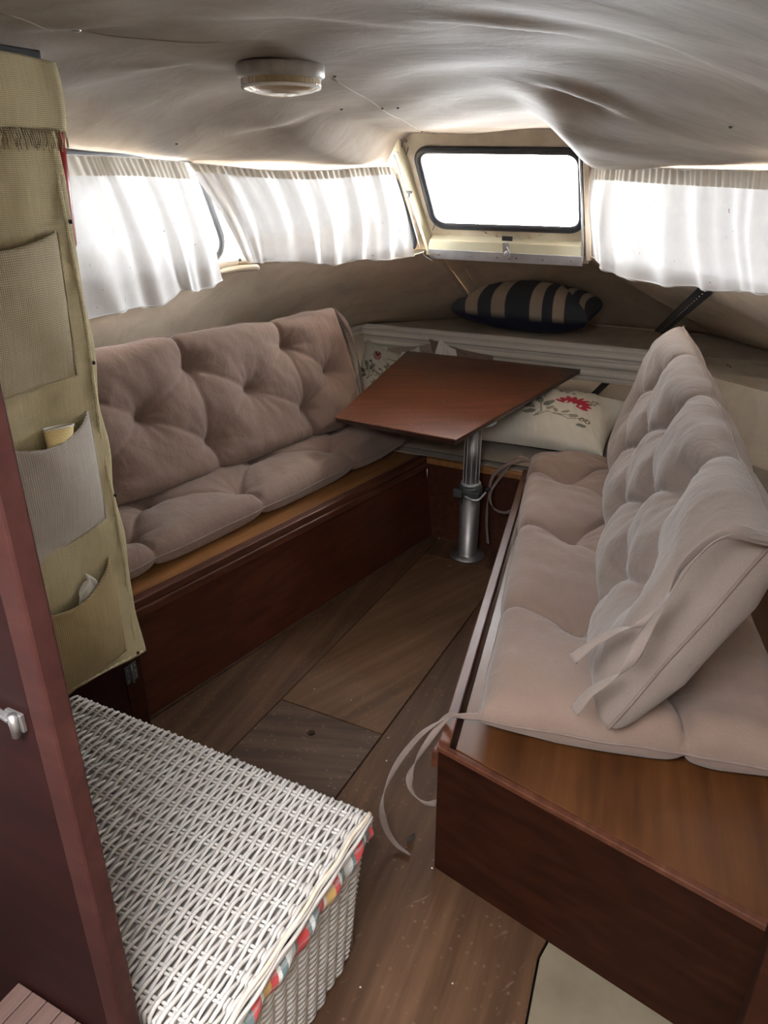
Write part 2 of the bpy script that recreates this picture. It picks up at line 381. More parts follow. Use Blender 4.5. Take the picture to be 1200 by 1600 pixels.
# ---- ceiling with sags, tufts and a seam
def onceil(u, v):
    z = 1.65
    for _ in range(30):
        p = PZ(u, v, z); z = max(1.53, .6 * z + .4 * zceil(min(.1, max(-1.95, p.x)), min(p.y, 3.2)))
    return PZ(u, v, z)
dents = [(790, 46, .020, .10, .07), (905, 158, .020, .08, .07), (267, 182, .016, .06, .06), (122, 44, .014, .07, .05), (430, 244, .012, .10, .06), (1090, 100, .008, .25, .2),
         (345, 70, .007, .08, .07), (500, 40, .006, .25, .15), (880, 226, .008, .06, .05), (180, 130, .005, .2, .15)]
dn = [(onceil(u, v), a, sx, sy) for u, v, a, sx, sy in dents]
seam = [onceil(*q) for q in ((0, 20), (125, 52), (250, 62), (345, 66), (380, 92), (437, 108), (520, 122), (600, 164), (690, 210))]
def ceilz(x, y):
    z = zceil(x, y)
    for p, a, sx, sy in dn:
        dx = (x - p.x) * .9 + (y - p.y) * .44; dy = (y - p.y) * .9 - (x - p.x) * .44
        # sagging lip with a sharp fold on its near side
        q = dy / sy; up_ = math.exp(-(q / .22) ** 2) if q < 0 else math.exp(-(q / 1.5) ** 1.5)
        z += a * math.exp(-abs(dx / sx) ** 2.2) * up_ - .35 * a * math.exp(-(dx / (sx * 1.2)) ** 2 - ((q + .8) / .6) ** 2)
    z += .0035 * math.sin(9 * x + 3 * y) * math.sin(4 * y - 2 * x) + .0022 * math.sin(21 * y + 5 * x + 2 * math.sin(6 * x))
    return z
nx, ny = 170, 230; vs = []
for i in range(nx):
    for j in range(ny):
        x = -2.3 + 2.75 * i / (nx - 1); y = .10 + 3.25 * j / (ny - 1)
        vs.append((x, y, ceilz(x, y)))
ce = mesh('ceiling', vs, [f[::-1] for f in gridfaces(nx, ny)], M['ceiling']); struct(ce)
so = ce.modifiers.new('thick', 'SOLIDIFY'); so.thickness = .03; so.offset = -1
for sg, nn in ((seam[:4], 8), ((seam[6], seam[8]), 30)):
    sp = smoothpath([V(p.x, p.y, 0) for p in sg], nn); mb = MB()
    tube(mb, [V(p.x, p.y, ceilz(p.x, p.y) - .0005) for p in sp], .0035, 6, .0014)
    mb.build('ceiling_seam', M['ceiling'], ce, smooth=True)
for q in ((118, 40), (523, 119), (598, 168), (622, 167), (528, 215), (535, 225), (440, 242), (278, 243), (845, 216), (890, 222), (918, 246), (1068, 248), (660, 206), (705, 209), (1142, 198)):
    p = onceil(*q); z = ceilz(p.x, p.y); mb = MB()
    r = .010 if q[0] == 118 else .005
    lathe(mb, (p.x, p.y, z + .001), [(r, 0), (r * .9, -.003), (r * .4, -.005)], 12)
    mb.build('ceiling_screw', M['alu_dull'] if q[0] == 118 else M['collar'], ce, smooth=True)

# ---- hull sides, bow liner
def strip(name, A, B, mat, amp=.004, nu=60, nv=24, seed=0, mid=None):
    """ruled surface between two polylines of the same length"""
    def samp(L, t):
        k = t * (len(L) - 1); i = min(int(k), len(L) - 2); return Vector(L[i]).lerp(Vector(L[i + 1]), k - i)
    vs = []
    for i in range(nu):
        a, b = samp(A, i / (nu - 1)), samp(B, i / (nu - 1)); n = (b - a).cross(samp(A, min(1, i / (nu - 1) + .02)) - a)
        if n.length < 1e-6: n = V(1, 0, 0)
        n.normalize()
        c = samp(mid, i / (nu - 1)) * 2 - (a + b) * .5 if mid else (a + b) * .5
        for j in range(nv):
            t = j / (nv - 1); p = a * (1 - t) ** 2 + c * (2 * t * (1 - t)) + b * t * t
            k = amp * math.sin(math.pi * t) * (math.sin(p.y * 6 + seed + 2 * math.sin(5 * p.z)) + .6 * math.sin(11 * p.x + 7 * p.y + 9 * p.z + seed))
            vs.append(p + n * k)
    o = mesh(name, vs, gridfaces(nu, nv), mat)
    s = o.modifiers.new('thick', 'SOLIDIFY'); s.thickness = .006; s.offset = 0
    return struct(o)
Zs = .694; K = 1.04
LA = [(-1.98, -.6, 1.2), (-1.95, .9, 1.2), (-1.88, 2.45, 1.2), (-1.62, 2.84, 1.2), (-1.37, 3.2, 1.2)]
LBt = [(-2.17, -.6, Zs), (-2.20, 1.0, Zs), (-2.24, 2.7, Zs), (-2.132, 3.91, Zs), (-1.581, 4.514, Zs)]
LC = [(-2.08, -.6, .3), (-2.08, 1.0, .3), (-2.10, 2.7, .3), (-1.98, 3.9, .3), (-1.46, 4.66, .3)]
avg = lambda P, Q: [tuple((Vector(p) + Vector(q)) / 2) for p, q in zip(P, Q)]
strip('wall_left', LA, LBt, M['liner'])
strip('wall_left_lower', LBt, LC, M['liner'])
mir = lambda L: [(-1.9 - x + (.0 if y < 4.2 else .006), y, z) for x, y, z in L]
OUT = lambda L, k: [(x + (k if y < 3 else (.09 if y < 4 else .08)), y, z) for x, y, z in L]
RA = mir(LA); RA[-1] = (-.70, 3.2, 1.2); RA[-2] = (-.40, 2.93, 1.2); RA[-3] = (.12, 2.34, 1.2); RA[1] = (.27, .9, 1.2); RA[0] = (.42, -.6, 1.2)
strip('wall_right', RA, OUT(mir(LBt), .25), M['liner'], .010, seed=2)
strip('wall_right_lower', OUT(mir(LBt), .25), OUT(mir(LC), .28), M['liner'], seed=2)
BT = [V(-1.385 + .695 * k / 12, 3.2, 1.203) for k in range(13)]; BB = [V(-1.592 + 1.367 * k / 12, 4.519, Zs) for k in range(13)]
strip('wall_bow', BT, BB, M['liner'], .0, seed=4, mid=[(a_ + b_) / 2 + V(0, .11, .13) * math.sin(math.pi * k / 12) ** .6 if 0 < k < 12 else (a_ + b_) / 2 for k, (a_, b_) in enumerate(zip(BT, BB))])
strip('wall_bow_lower', [(-1.59, 4.51, Zs + .01), (-.225, 4.51, Zs + .01)], [(-1.46, 4.66, .3), (-.34, 4.66, .3)], M['liner'])
# seam piping where the side liner meets the bow liner
mb = MB(); tube(mb, [V(-1.385, 3.215, 1.19), V(-1.48, 3.85, .945), V(-1.580, 4.50, .697)] + [V(-1.580, 4.50, .697)], .0022, 6)
struct(mb.build('trim_1', M['floor_c'], smooth=True))

# unseen battens added behind the two bow seams to stop sky light leaking
for n_, (p_, q_) in ((14, (V(-1.39, 3.23, 1.215), V(-1.60, 4.55, .70))), (15, (V(-.69, 3.23, 1.215), V(-.24, 4.55, .70)))):
    mb = MB(); mb.bar(p_ + V(0, .02, .022), q_ + V(0, .02, .022), .12, .02); struct(mb.build('trim_%d' % n_, M['liner']))
# ---- windows: panels with rounded holes, rubber gaskets, panes
def window(n, quad, hole, rad, pmat, shear=0, gw=.013, th=.010):
    """quad: BL BR TR TL (seen from inside); hole: u0,u1,v0,v1 fractions; rad in metres"""
    A, B, C, D = [Vector(p) for p in quad]
    Wd = ((B - A).length + (C - D).length) / 2; Hd = ((D - A).length + (C - B).length) / 2
    u0, u1, v0, v1 = hole; hp = []
    for (cx, cy, a0) in ((u1, v1, 0), (u0, v1, 90), (u0, v0, 180), (u1, v0, 270)):
        sx = -1 if a0 in (0, 270) else 1; sy = -1 if a0 in (0, 90) else 1
        for k in range(9):
            a = math.radians(a0 + 90 * k / 8); hp.append((cx + (sx * rad + rad * math.cos(a)) / Wd, cy + (sy * rad + rad * math.sin(a)) / Hd))
    hp = [(u + shear * (v - .5), v) for u, v in hp]
    nrm = (B - A).cross(D - A).normalized()
    def P(u, v): return bil(A, B, C, D, u, v)
    op = []
    cu = (u0 + u1) / 2; cv = (v0 + v1) / 2
    for k, (u, v) in enumerate(hp):
        q, r = divmod(k, 9); t = r / 8
        if q == 0: op.append((1, v if t < .5 else 1) if r < 4 else ((1, 1) if r == 4 else (u, 1)))
        elif q == 1: op.append((u, 1) if r < 4 else ((0, 1) if r == 4 else (0, v)))
        elif q == 2: op.append((0, v) if r < 4 else ((0, 0) if r == 4 else (u, 0)))
        else: op.append((u, 0) if r < 4 else ((1, 0) if r == 4 else (1, v)))
    k = len(hp); vs = []; fs = []
    for off in (0, -.02):
        vs += [P(*q) + nrm * off for q in hp] + [P(*q) + nrm * off for q in op]
    for i in range(k):
        j = (i + 1) % k
        fs += [(i, k + i, k + j, j), (2 * k + j, 3 * k + j, 3 * k + i, 2 * k + i), (j, 2 * k + j, 2 * k + i, i)]
    root = mesh('window_%d' % n, vs, fs, pmat, smooth=False); struct(root)
    mb = MB(); tube(mb, [P(*q) + nrm * .004 for q in hp], gw, 8, th, closed=True, up=nrm)
    mb.build('gasket', M['rubber'], root, smooth=True)
    hv = [P(*q) - nrm * .008 for q in hp]
    mesh('pane', hv, [tuple(range(k))], M['glass'], root, smooth=False)
    return root
pl0, pln = V(-.95, 3.0, 1.55), V(0, 1, .6)
def WQ(u, v): return PP(u, v, pl0, pln)
# centre windscreen pane (opens onto the foredeck)
q = [WQ(672, 402), WQ(920, 412), WQ(918, 180), WQ(610, 180)]
A, B, C, D = q
def inv(P0):   # fractions of P0 in quad (plane solve by search)
    s = t = .5
    for _ in range(60):
        R = P0 - bil(A, B, C, D, s, t); du = (B - A) * (1 - t) + (C - D) * t; dv = (D - A) * (1 - s) + (C - B) * s
        a11, a12, a22 = du.dot(du), du.dot(dv), dv.dot(dv); b1, b2 = R.dot(du), R.dot(dv); det = a11 * a22 - a12 * a12
        s += (b1 * a22 - b2 * a12) / det; t += (a11 * b2 - a12 * b1) / det
    return s, t
hb = inv(WQ(677, 352)); ht = inv(WQ(652, 233)); hr = inv(WQ(911, 359)); hr2 = inv(WQ(908, 236))
wc = window(3, [A, B, C, D], ((hb[0] + ht[0]) / 2, (hr[0] + hr2[0]) / 2, (hb[1] + hr[1]) / 2, (ht[1] + hr2[1]) / 2), .055, M['dirty_cream'], gw=.016)
NR = -pln.normalized()     # towards the cabin
def onwc(u, v, off=.0): return WQ(u, v) + NR * off
# cream sill tray and aluminium strip
mb = MB(); a, b_, c, d = onwc(676, 366, .0), onwc(913, 376, .0), onwc(913, 396, .0), onwc(672, 388, .0)
k = NR * .05
mb.hexa([d, c, c + k, d + k, a, b_, b_ + k * .75, a + k * .75]); mb.build('sill', M['cream'], wc, bevel=.003)
mb = MB(); a, b_, c, d = onwc(676, 377, .052), onwc(915, 388, .052), onwc(915, 403, .052), onwc(680, 392, .052)
mb.hexa([d, c, c + NR * .004, d + NR * .004, a, b_, b_ + NR * .004, a + NR * .004]); al = mb.build('aluminium_strip', M['alu'], wc, bevel=.001)
for u in (693, 742, 783, 813, 854, 898):
    p = onwc(u, 385.5 + (u - 693) * .046, .057); mb = MB(); lathe(mb, p, [(.004, 0), (.0036, .0015), (.001, .0026)], 10, NR); mb.build('rivet', M['alu_dull'], al, smooth=True)
# jambs
mb = MB(); mb.bar(onwc(626, 228, .02), onwc(677, 388, .02), .016, .05); jb = mb.build('jamb', M['cream'], wc, bevel=.003)
mb = MB(); tube(mb, smoothpath([onwc(619, 225, .04), onwc(645, 312, .045), onwc(665, 380, .052), onwc(682, 396, .054)], 6), .004, 6, .003); mb.build('jamb_edge', M['alu'], wc, smooth=True)
mb = MB(); tube(mb, smoothpath([onwc(909, 235, .03), onwc(913, 310, .035), onwc(915, 385, .045), onwc(913, 400, .05)], 6), .004, 6, .003); mb.build('jamb_edge', M['alu'], wc, smooth=True)
mb = MB(); mb.bar(onwc(918, 240, .01), onwc(922, 402, .01), .022, .03); mb.build('jamb', M['liner'], wc, bevel=.003)
for u, v in ((636, 253), (649, 290), (660, 330), (668, 357)):
    mb = MB(); lathe(mb, onwc(u - 4, v, .045), [(.0035, 0), (.003, .002)], 8, NR); mb.build('jamb_screw', M['alu_dull'], wc, smooth=True)
# small black clips and pin on the frame
mb = MB(); p = onwc(646, 290, .05); mb.box(p.x - .012, p.x + .012, p.y - .006, p.y + .006, p.z - .004, p.z + .006); mb.box(p.x - .003, p.x + .004, p.y - .004, p.y + .004, p.z - .02, p.z); mb.build('catch', M['black'], wc, bevel=.0015)
for u, v, u2, v2 in ((639, 229, 636, 240), (680, 349, 677, 358), (636, 217, 636, 221)):
    mb = MB(); tube(mb, [onwc(u, v, .008), onwc(u2, v2, .008)], .0022, 6); mb.build('nail', M['collar'], wc, smooth=True)
# toggle latch at the sill
lt = thing('window_latch', onwc(797, 392, .05), 'small chrome toggle latch on the sill of the bow window', 'latch')
mb = MB(); a = onwc(797, 366, .056); b_ = onwc(799, 391, .060); mb.bar(a, b_, .030, .005, (1, 0, 0)); mb.build('latch_plate', M['chrome'], lt, bevel=.0015)
mb = MB(); lathe(mb, onwc(799, 382, .058), [(.012, 0), (.012, .008), (.006, .011)], 14, NR); mb.build('latch_boss', M['alu'], lt, smooth=True)
mb = MB(); mb.bar(onwc(790, 362, .045), onwc(806, 363, .045), .014, .018); mb.build('latch_bracket', M['black'], lt, bevel=.002)
mb = MB(); tube(mb, smoothpath([onwc(799, 372, .062), onwc(803, 380, .068), onwc(801, 390, .066)], 5), .003, 8); mb.build('latch_lever', M['chrome'], lt, smooth=True)
# transparent plastic scrap hanging under the glass
vs = []; n1 = 24; n2 = 8
for i in range(n1):
    for j in range(n2):
        u = 745 + 130 * i / (n1 - 1); v = 352 + (2 + 16 * math.sin(math.pi * i / (n1 - 1))) * j / (n2 - 1)
        vs.append(onwc(u, v, .022 + .004 * math.sin(i * 2.1) * j / n2))
pf = mesh('plastic_film', vs, gridfaces(n1, n2), glassmat('clear_film', (.92, .92, .90)))
tag(pf, 'crumpled clear plastic film stuck under the bow window glass', 'film')
# gusset in cream beside the pane
mb = MB(); g0, g1, g2 = onwc(548, 214, .10), onwc(630, 205, .05), onwc(629, 248, .03)
mb.add([g0, g1, g2, g0 - NR * .02, g1 - NR * .02, g2 - NR * .02], [(0, 1, 2), (5, 4, 3), (0, 3, 4, 1), (1, 4, 5, 2), (2, 5, 3, 0)])
struct(mb.build('trim_2', M['cream']))

TL = zceil
lt0 = V(-1.37, 3.2, 1.2); ltt = WQ(612, 190)
lq = [V(-1.90, 2.46, 1.2), V(-1.395, 3.21, 1.2), V(-1.44, 2.96, 1.70), V(-1.89, 2.32, 1.70)]
window(2, lq, (.04, .90, .0, .61), .05, M['liner'], shear=-.04)
rq = [V(-.69, 3.2, 1.2), V(.12, 2.33, 1.2), V(.10, 2.18, 1.70), V(-.70, 2.95, 1.70)]
window(4, rq, (.08, .98, .0, .60), .05, M['liner'])
window(1, [V(-1.985, .55, 1.2), V(-1.92, 2.45, 1.2), V(-1.90, 2.32, 1.70), V(-1.965, .55, 1.70)], (.06, .965, .02, .715), .10, M['liner'], shear=-.06, gw=.015)
window(5, [V(.12, 2.33, 1.2), V(.30, .55, 1.2), V(.29, .55, 1.70), V(.10, 2.20, 1.70)], (.05, .94, .05, .70), .08, M['liner'])
# side walls aft of the windows, beside the camera
for nm, x in (('wall_left_aft', -1.97), ('wall_right_aft', .31)):
    struct(MB().box(x - .01, x + .01, -.6, .55, 1.2, 1.78).build(nm, M['liner']))
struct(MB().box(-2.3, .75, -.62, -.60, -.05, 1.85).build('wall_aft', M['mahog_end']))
for x0, x1, y0_, y1_ in ((-2.3, -.60, -.62, .104), (.10, .75, -.62, .104), (-.60, .10, -.62, -.54)):    # deck round the open roof hatch
    struct(MB().box(x0, x1, y0_, y1_, 1.765, 1.80).build('ceiling_aft', M['ceiling']))
for x0, x1 in ((-2.47, -2.45), (.74, .76)):  # outer hull and side decks added out of view to close sky leaks
    struct(MB().box(x0, x1, -.62, 4.8, -.1, 1.21).build('wall_hull_seal', M['liner']))
struct(MB().box(-2.46, .75, 4.78, 4.80, -.1, .80).build('wall_stem_seal', M['liner']))
struct(MB().box(.30, .75, -.62, .95, 1.195, 1.21).build('trim_11', M['liner']))
struct(MB().prism([(.12, 2.36), (.28, .9), (.75, .9), (.75, 2.7)], 1.195, 1.21).build('trim_12', M['liner']))
struct(MB().prism([(-2.46, -.6), (-1.99, -.6), (-1.97, .9), (-1.92, 2.44), (-2.46, 2.7)], 1.205, 1.22).build('trim_13', M['liner']))
# ---- bow shelf and striped fascia
sh = [(-2.2, 3.91), (.40, 3.91), (.30, 4.1), (-.20, 4.56), (-1.62, 4.56)]
struct(MB().prism(sh, Zs - .02, Zs).build('trim_3', M['liner']))
rs = [(-.437, 3.906), (-.135, 3.484), (.104, 3.312), (.312, 3.172), (.54, 2.7), (.62, 2.7), (.44, 3.906)]
struct(MB().prism(rs, Zs - .02, Zs - .001).build('trim_4', M['liner']))
struct(MB().prism([(-2.32, 1.2), (-2.17, 1.2), (-2.19, 2.9), (-2.19, 3.80), (-2.13, 3.906), (-2.32, 3.906)], Zs - .02, Zs - .001).build('trim_5', M['liner']))
for q in ((1137, 570), (1141, 573), (971, 512)):
    p = PZ(q[0], q[1], Zs); mb = MB(); lathe(mb, (p.x, p.y, Zs - .001), [(.006, 0), (.005, .003)], 10); mb.build('shelf_screw', M['collar'], bpy.data.objects['trim_4'], smooth=True)
def fascia(name, pa, pb, zt, zb):
    nz = 110; L = 40; vs = []; cs = []
    pa = Vector(pa); pb = Vector(pb); d = (pb - pa).normalized(); n = V(d.y, -d.x, 0)
    bands = [(0, .06, .80), (.06, .13, .42), (.13, .17, .7), (.17, .24, .83), (.24, .28, .55), (.28, .36, .36), (.36, .41, .62), (.41, .45, .45), (.45, .51, .8), (.51, .56, .6), (.56, .66, .38), (.66, .70, .66),
             (.70, .74, .5), (.74, .80, .82), (.80, .86, .6), (.86, .93, .45), (.93, 1.01, .72)]
    for i in range(L):
        p = pa.lerp(pb, i / (L - 1))
        for j in range(nz):
            t = j / (nz - 1)
            val = next(v for a, b2, v in bands if a <= t < b2 + 1e-9)
            bulge = .004 * abs(math.sin(math.pi * ((t * 3) % 1))) ** .6 + .002 * (1 if val > .6 else -.5)
            if t < .04: bulge -= .012 * (1 - t / .04)
            q = p + n * (bulge + .004); q.z = zt + (zb - zt) * t; vs.append(q)
            val = .12 + .98 * val; cs.append((val * .98, val * .92, val * .84))
    o = mesh(name, vs, gridfaces(L, nz), M['vc'], cols=cs)
    s = o.modifiers.new('thick', 'SOLIDIFY'); s.thickness = .012; s.offset = -1 if n.y < 0 else 1
    return struct(o)
fascia('trim_6', (-2.129, 3.90, 0), (-.43, 3.90, 0), Zs + .002, .5245)
fascia('trim_7', (-2.20, 2.9, 0), (-2.135, 3.895, 0), Zs + .002, .5245)
struct(MB().prism([(-.447, 3.895), (-.140, 3.479), (.104, 3.307), (.312, 3.167), (.54, 2.69), (.55, 2.70), (.322, 3.177), (.110, 3.317), (-.135, 3.489), (-.437, 3.905)], .30, Zs + .001).build('trim_8', M['liner']))

# ---- bow berth
bb = thing('bow_berth', (-1.0, 3.4, 0), 'plywood bow berth base with red mahogany riser behind the table post', 'berth')
xl, xr = LB(2.80) + .0, RB(2.8)
MB().prism([(xl - .03, 2.80), (xr + .06, 2.80), (xr + .06, 2.815), (xl - .03, 2.815)], 0, .352).build('riser', M['mahog'], bb)
MB().prism([(xl - .03, 2.785), (xr + .07, 2.785), (xr + .07, 2.818), (xl - .03, 2.818)], .353, .378).build('riser_rail', M['ply'], bb, bevel=.003)
MB().prism([(-2.02, 2.82), (.44, 2.82), (.20, 3.9), (-.45, 4.6), (-1.45, 4.6), (-1.92, 3.9)], .36, .378).build('berth_board', M['mattress'], bb)
bm = thing('bow_mattress', (-1.0, 3.3, .378), 'thin beige mattress pad on the bow berth under the pillows', 'mattress')
def slab(name, poly, z0, z1, mat, parent, seed=0, n=40):
    A_, B_, C_, D_ = [V(p[0], p[1], 0) for p in poly]; nu, nv = 60, 40; T = []; Bt = []
    for i in range(nu):
        for j in range(nv):
            s, t = i / (nu - 1), j / (nv - 1); p = bil(A_, B_, C_, D_, s, t)
            e = min(s, 1 - s, t, 1 - t); k = min(1, e / .05); k = math.sqrt(max(0, 1 - (1 - k) ** 2))
            wv = .004 * math.sin(9 * p.x + seed) * math.sin(7 * p.y) + .003 * math.sin(31 * p.x + 5 * p.y)
            zm = (z0 + z1) / 2
            T.append(V(p.x, p.y, zm + (z1 - zm + wv) * k)); Bt.append(V(p.x, p.y, zm - (zm - z0) * k))
    return mesh(name, T + Bt, gridfaces(nu, nv) + [f[::-1] for f in gridfaces(nu, nv, nu * nv)], mat, parent)
slab('pad', [(-1.90, 2.84), (-.06, 2.84), (.02, 3.85), (-1.95, 3.85)], .379, .41, M['mattress'], bm)

# ================================================================== LEFT BERTH
lbth = thing('side_berth', (-1.6, 2.0, 0), 'long left berth box with light plywood top and red mahogany front', 'berth', None)
y0, y1 = 1.245, 2.80
fx = lambda y, o=0: LB(y) + o
TE = lambda y: -1.468 + (y - 1.293) * .1728     # top edge line of the berth
MB().hexa([(fx(y0) - .02, y0, 0), (fx(y0), y0, 0), (fx(y1), y1, 0), (fx(y1) - .02, y1, 0),
           (TE(y0) - .025, y0, .345), (TE(y0) - .005, y0, .345), (TE(y1) - .005, y1, .345), (TE(y1) - .025, y1, .345)]).build('front_panel', M['mahog'], lbth)
MB().prism([(TE(y0) - .032, y0), (TE(y0) + .010, y0), (TE(y1) + .010, y1), (TE(y1) - .032, y1)], .328, .358).build('lower_rail', M['rail'], lbth, bevel=.004)
MB().prism([(TE(y0) - .034, y0), (TE(y0) + .002, y0), (TE(y1) + .002, y1), (TE(y1) - .034, y1)], .3585, .384).build('edge_rail', M['rail'], lbth, bevel=.004)
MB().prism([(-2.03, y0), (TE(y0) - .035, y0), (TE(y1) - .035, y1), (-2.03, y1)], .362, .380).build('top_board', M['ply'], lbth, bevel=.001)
MB().prism([(-1.95, y0 + .01), (TE(y0) - .04, y0 + .01), (TE(y0) - .04, y0 + .03), (-1.95, y0 + .03)], 0, .36).build('end_panel', M['mahog_end'], lbth)
mb = MB(); mb.bar((fx(y0) + .003, y0, .004), (fx(y1) + .003, y1, .004), .006, .008); mb.build('foot_bead', M['floor_c'], lbth)

# ================================================================== RIGHT BERTH
rb = thing('side_berth', (-.1, 2.0, 0), 'right berth box with orange-brown plywood top and mahogany end coloured darker for shade in the foreground', 'berth')
RT = lambda y: -.448 - (y - 1.156) * .195
c0 = V(RT(1.156), 1.156, 0); c1 = V(.42, 1.156 - (.42 + .448) * .2234, 0)   # aft end line heads aft to the right
ye, xe = c1.y, c1.x
MB().prism([(c0.x - .008, c0.y + .032), (c0.x + .012, c0.y + .032), (RB(2.8) + .012, 2.80), (RB(2.8) - .006, 2.80)], 0, .345).build('side_panel', M['mahog'], rb)
# aft end panel
MB().hexa([(c0.x - .012, c0.y + .014, 0), (xe, ye + .02, 0), (xe, ye + .04, 0), (c0.x - .012, c0.y + .034, 0),
           (c0.x - .008, c0.y, .372), (xe, ye, .372), (xe, ye + .018, .372), (c0.x - .008, c0.y + .018, .372)]).build('end_panel', M['mahog_end'], rb, bevel=.002)
MB().prism([(c0.x - .01, c0.y - .004), (xe, ye - .004), (xe, ye + .012), (c0.x - .01, c0.y + .012)], .373, .386).build('end_trim', M['rail'], rb, bevel=.002)
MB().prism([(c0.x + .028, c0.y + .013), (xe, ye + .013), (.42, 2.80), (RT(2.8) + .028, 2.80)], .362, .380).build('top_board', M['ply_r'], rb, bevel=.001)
# raised rail along the inner edge and its shadow gap
MB().prism([(c0.x - .008, c0.y + .004), (c0.x + .018, c0.y + .004), (RT(2.8) + .018, 2.80), (RT(2.8) - .008, 2.80)], .347, .398).build('edge_rail', M['rail'], rb, bevel=.003)
MB().box(-.485, -.452, 1.19, 1.235, .285, .335).build('corner_block', M['rail'], rb, bevel=.004)
for q in ((708, 1212), (1136, 1474), (1060, 1380)):
    p = PP(q[0], q[1], (c0.x, c0.y + .002, .2), (.218, 1, 0)); mb = MB(); lathe(mb, p + V(0, .002, 0), [(.004, 0), (.003, .003)], 8, (-.2, -1, 0)); mb.build('screw', M['alu_dull'], rb, smooth=True)
p = PZ(1095, 1395, .381); 

# ================================================================== CUSHIONS
def segd(X, Y, a, b):
    ax, ay = a; bx, by = b; dx, dy = bx - ax, by - ay; L = dx * dx + dy * dy
    t = np.clip(((X - ax) * dx + (Y - ay) * dy) / L, 0, 1); return np.hypot(X - ax - t * dx, Y - ay - t * dy)
def cushion(name, parent, quad, L, W, T, tufts, creases, mat, botk=1.0, seed=0, nu=230, nv=90, pipe=True, R=.075, sag=None, ck=1.0):
    A_, B_, C_, D_ = [np.array(p, float) for p in quad]
    s = np.linspace(0, 1, nu) ; t = np.linspace(0, 1, nv)
    # denser sampling near the edges
    s = .5 - .5 * np.cos(np.pi * s) * (.25) - .5 * (1 - 2 * s) * .75; t = .5 - .5 * np.cos(np.pi * t) * .35 - .5 * (1 - 2 * t) * .65
    Sg, Tg = np.meshgrid(s, t, indexing='ij'); X = Sg * L; Y = Tg * W
    wob = .006 * pn2(X + seed, Y, 7)
    d = np.minimum(np.minimum(X, L - X), np.minimum(Y, W - Y)); k = np.clip(d / R, 0, 1)
    prof = np.sqrt(np.clip(1 - (1 - k) ** 2.2, 0, 1))
    # corners stay thin
    cx = np.minimum(X, L - X); cy = np.minimum(Y, W - Y); cr = np.clip(np.hypot(cx, cy) / .16, 0, 1); prof = prof * (.55 + .45 * cr)
    dip = np.zeros_like(X); wr = np.zeros_like(X); pull = np.zeros_like(X)
    for i, (a, b) in enumerate(tufts):
        r = np.hypot(X - a, Y - b); th = np.arctan2(Y - b, X - a)
        dip = np.maximum(dip, .85 * np.exp(-r / .034) + .20 * np.exp(-(r / .10) ** 2))
        wr += .0035 * np.sin(9 * th + 2.0 * i + 2 * np.sin(2 * th + i)) * np.exp(-r / .085) * (r / (r + .02))
        wr += .002 * np.sin(17 * th + 3.1 * i) * np.exp(-r / .05) * (r / (r + .02))
    cdip = np.zeros_like(X)
    for (a, b, st) in creases:
        q = segd(X, Y, a, b); cdip = np.maximum(cdip, st * (.50 * np.exp(-q / .007) + .42 * np.exp(-q / .030)))
        q2 = q
    h = T / 2 * prof * (1 - np.clip(dip, 0, .93)) * (1 - np.clip(.62 * ck * cdip, 0, .85))
    wrink = prof * (wr + .0030 * pn2(X * 1.0 + seed, Y * 2.2, 9) + .0012 * pn2(X * 2 + seed, Y, 30))
    # scalloped outline where creases reach the edge
    Xs = X.copy(); Ys = Y.copy()
    for (a, b, st) in creases:
        for e in (a, b):
            if e[1] <= 0.001 or e[1] >= W - .001:
                f_ = .011 * st * np.exp(-np.abs(X - e[0]) / .035) * np.exp(-np.abs(Y - e[1]) / .06); Ys += f_ * (1 if e[1] <= .001 else -1)
            if e[0] <= .001 or e[0] >= L - .001:
                f_ = .011 * st * np.exp(-np.abs(Y - e[1]) / .035) * np.exp(-np.abs(X - e[0]) / .06); Xs += f_ * (1 if e[0] <= .001 else -1)
    Ys += wob * (1 - prof) ; Xs += .005 * pn2(X, Y + seed, 8) * (1 - prof)
    SS = (Xs / L)[..., None]; TT = (Ys / W)[..., None]
    base = A_ * (1 - SS) * (1 - TT) + B_ * SS * (1 - TT) + C_ * SS * TT + D_ * (1 - SS) * TT
    nrm = np.cross(B_ - A_, D_ - A_); nrm /= np.linalg.norm(nrm)
    if sag is not None: base = base + sag(SS[..., 0], TT[..., 0])
    top = base + nrm * (h + wrink)[..., None]; bot = base - nrm * (h * botk)[..., None]
    vs = np.concatenate([top.reshape(-1, 3), bot.reshape(-1, 3)])
    # weld border
    n = nu * nv; fs = gridfaces(nu, nv)
    def bid(i, j): return i * nv + j if (i in (0, nu - 1) or j in (0, nv - 1)) else n + i * nv + j
    for i in range(nu - 1):
        for j in range(nv - 1): fs.append((bid(i, j), bid(i, j + 1), bid(i + 1, j + 1), bid(i + 1, j)))
    o = mesh(name, vs, fs, mat, parent)
    if pipe:
        bd = [(i, 0) for i in range(0, nu, 2)] + [(nu - 1, j) for j in range(0, nv, 2)] + [(i, nv - 1) for i in range(nu - 1, -1, -2)] + [(0, j) for j in range(nv - 1, 0, -2)]
        pts = [Vector(top[i, j]) for i, j in bd]; c = []
        for p in pts:
            if not c or (p - c[-1]).length > .004: c.append(p)
        mb = MB(); tube(mb, c, .0034, 6, closed=True); mb.build('piping', M['tie'], o, smooth=True)
    return o, top
def quilt(L, W, row, off):
    return [(s, row) for s in off]
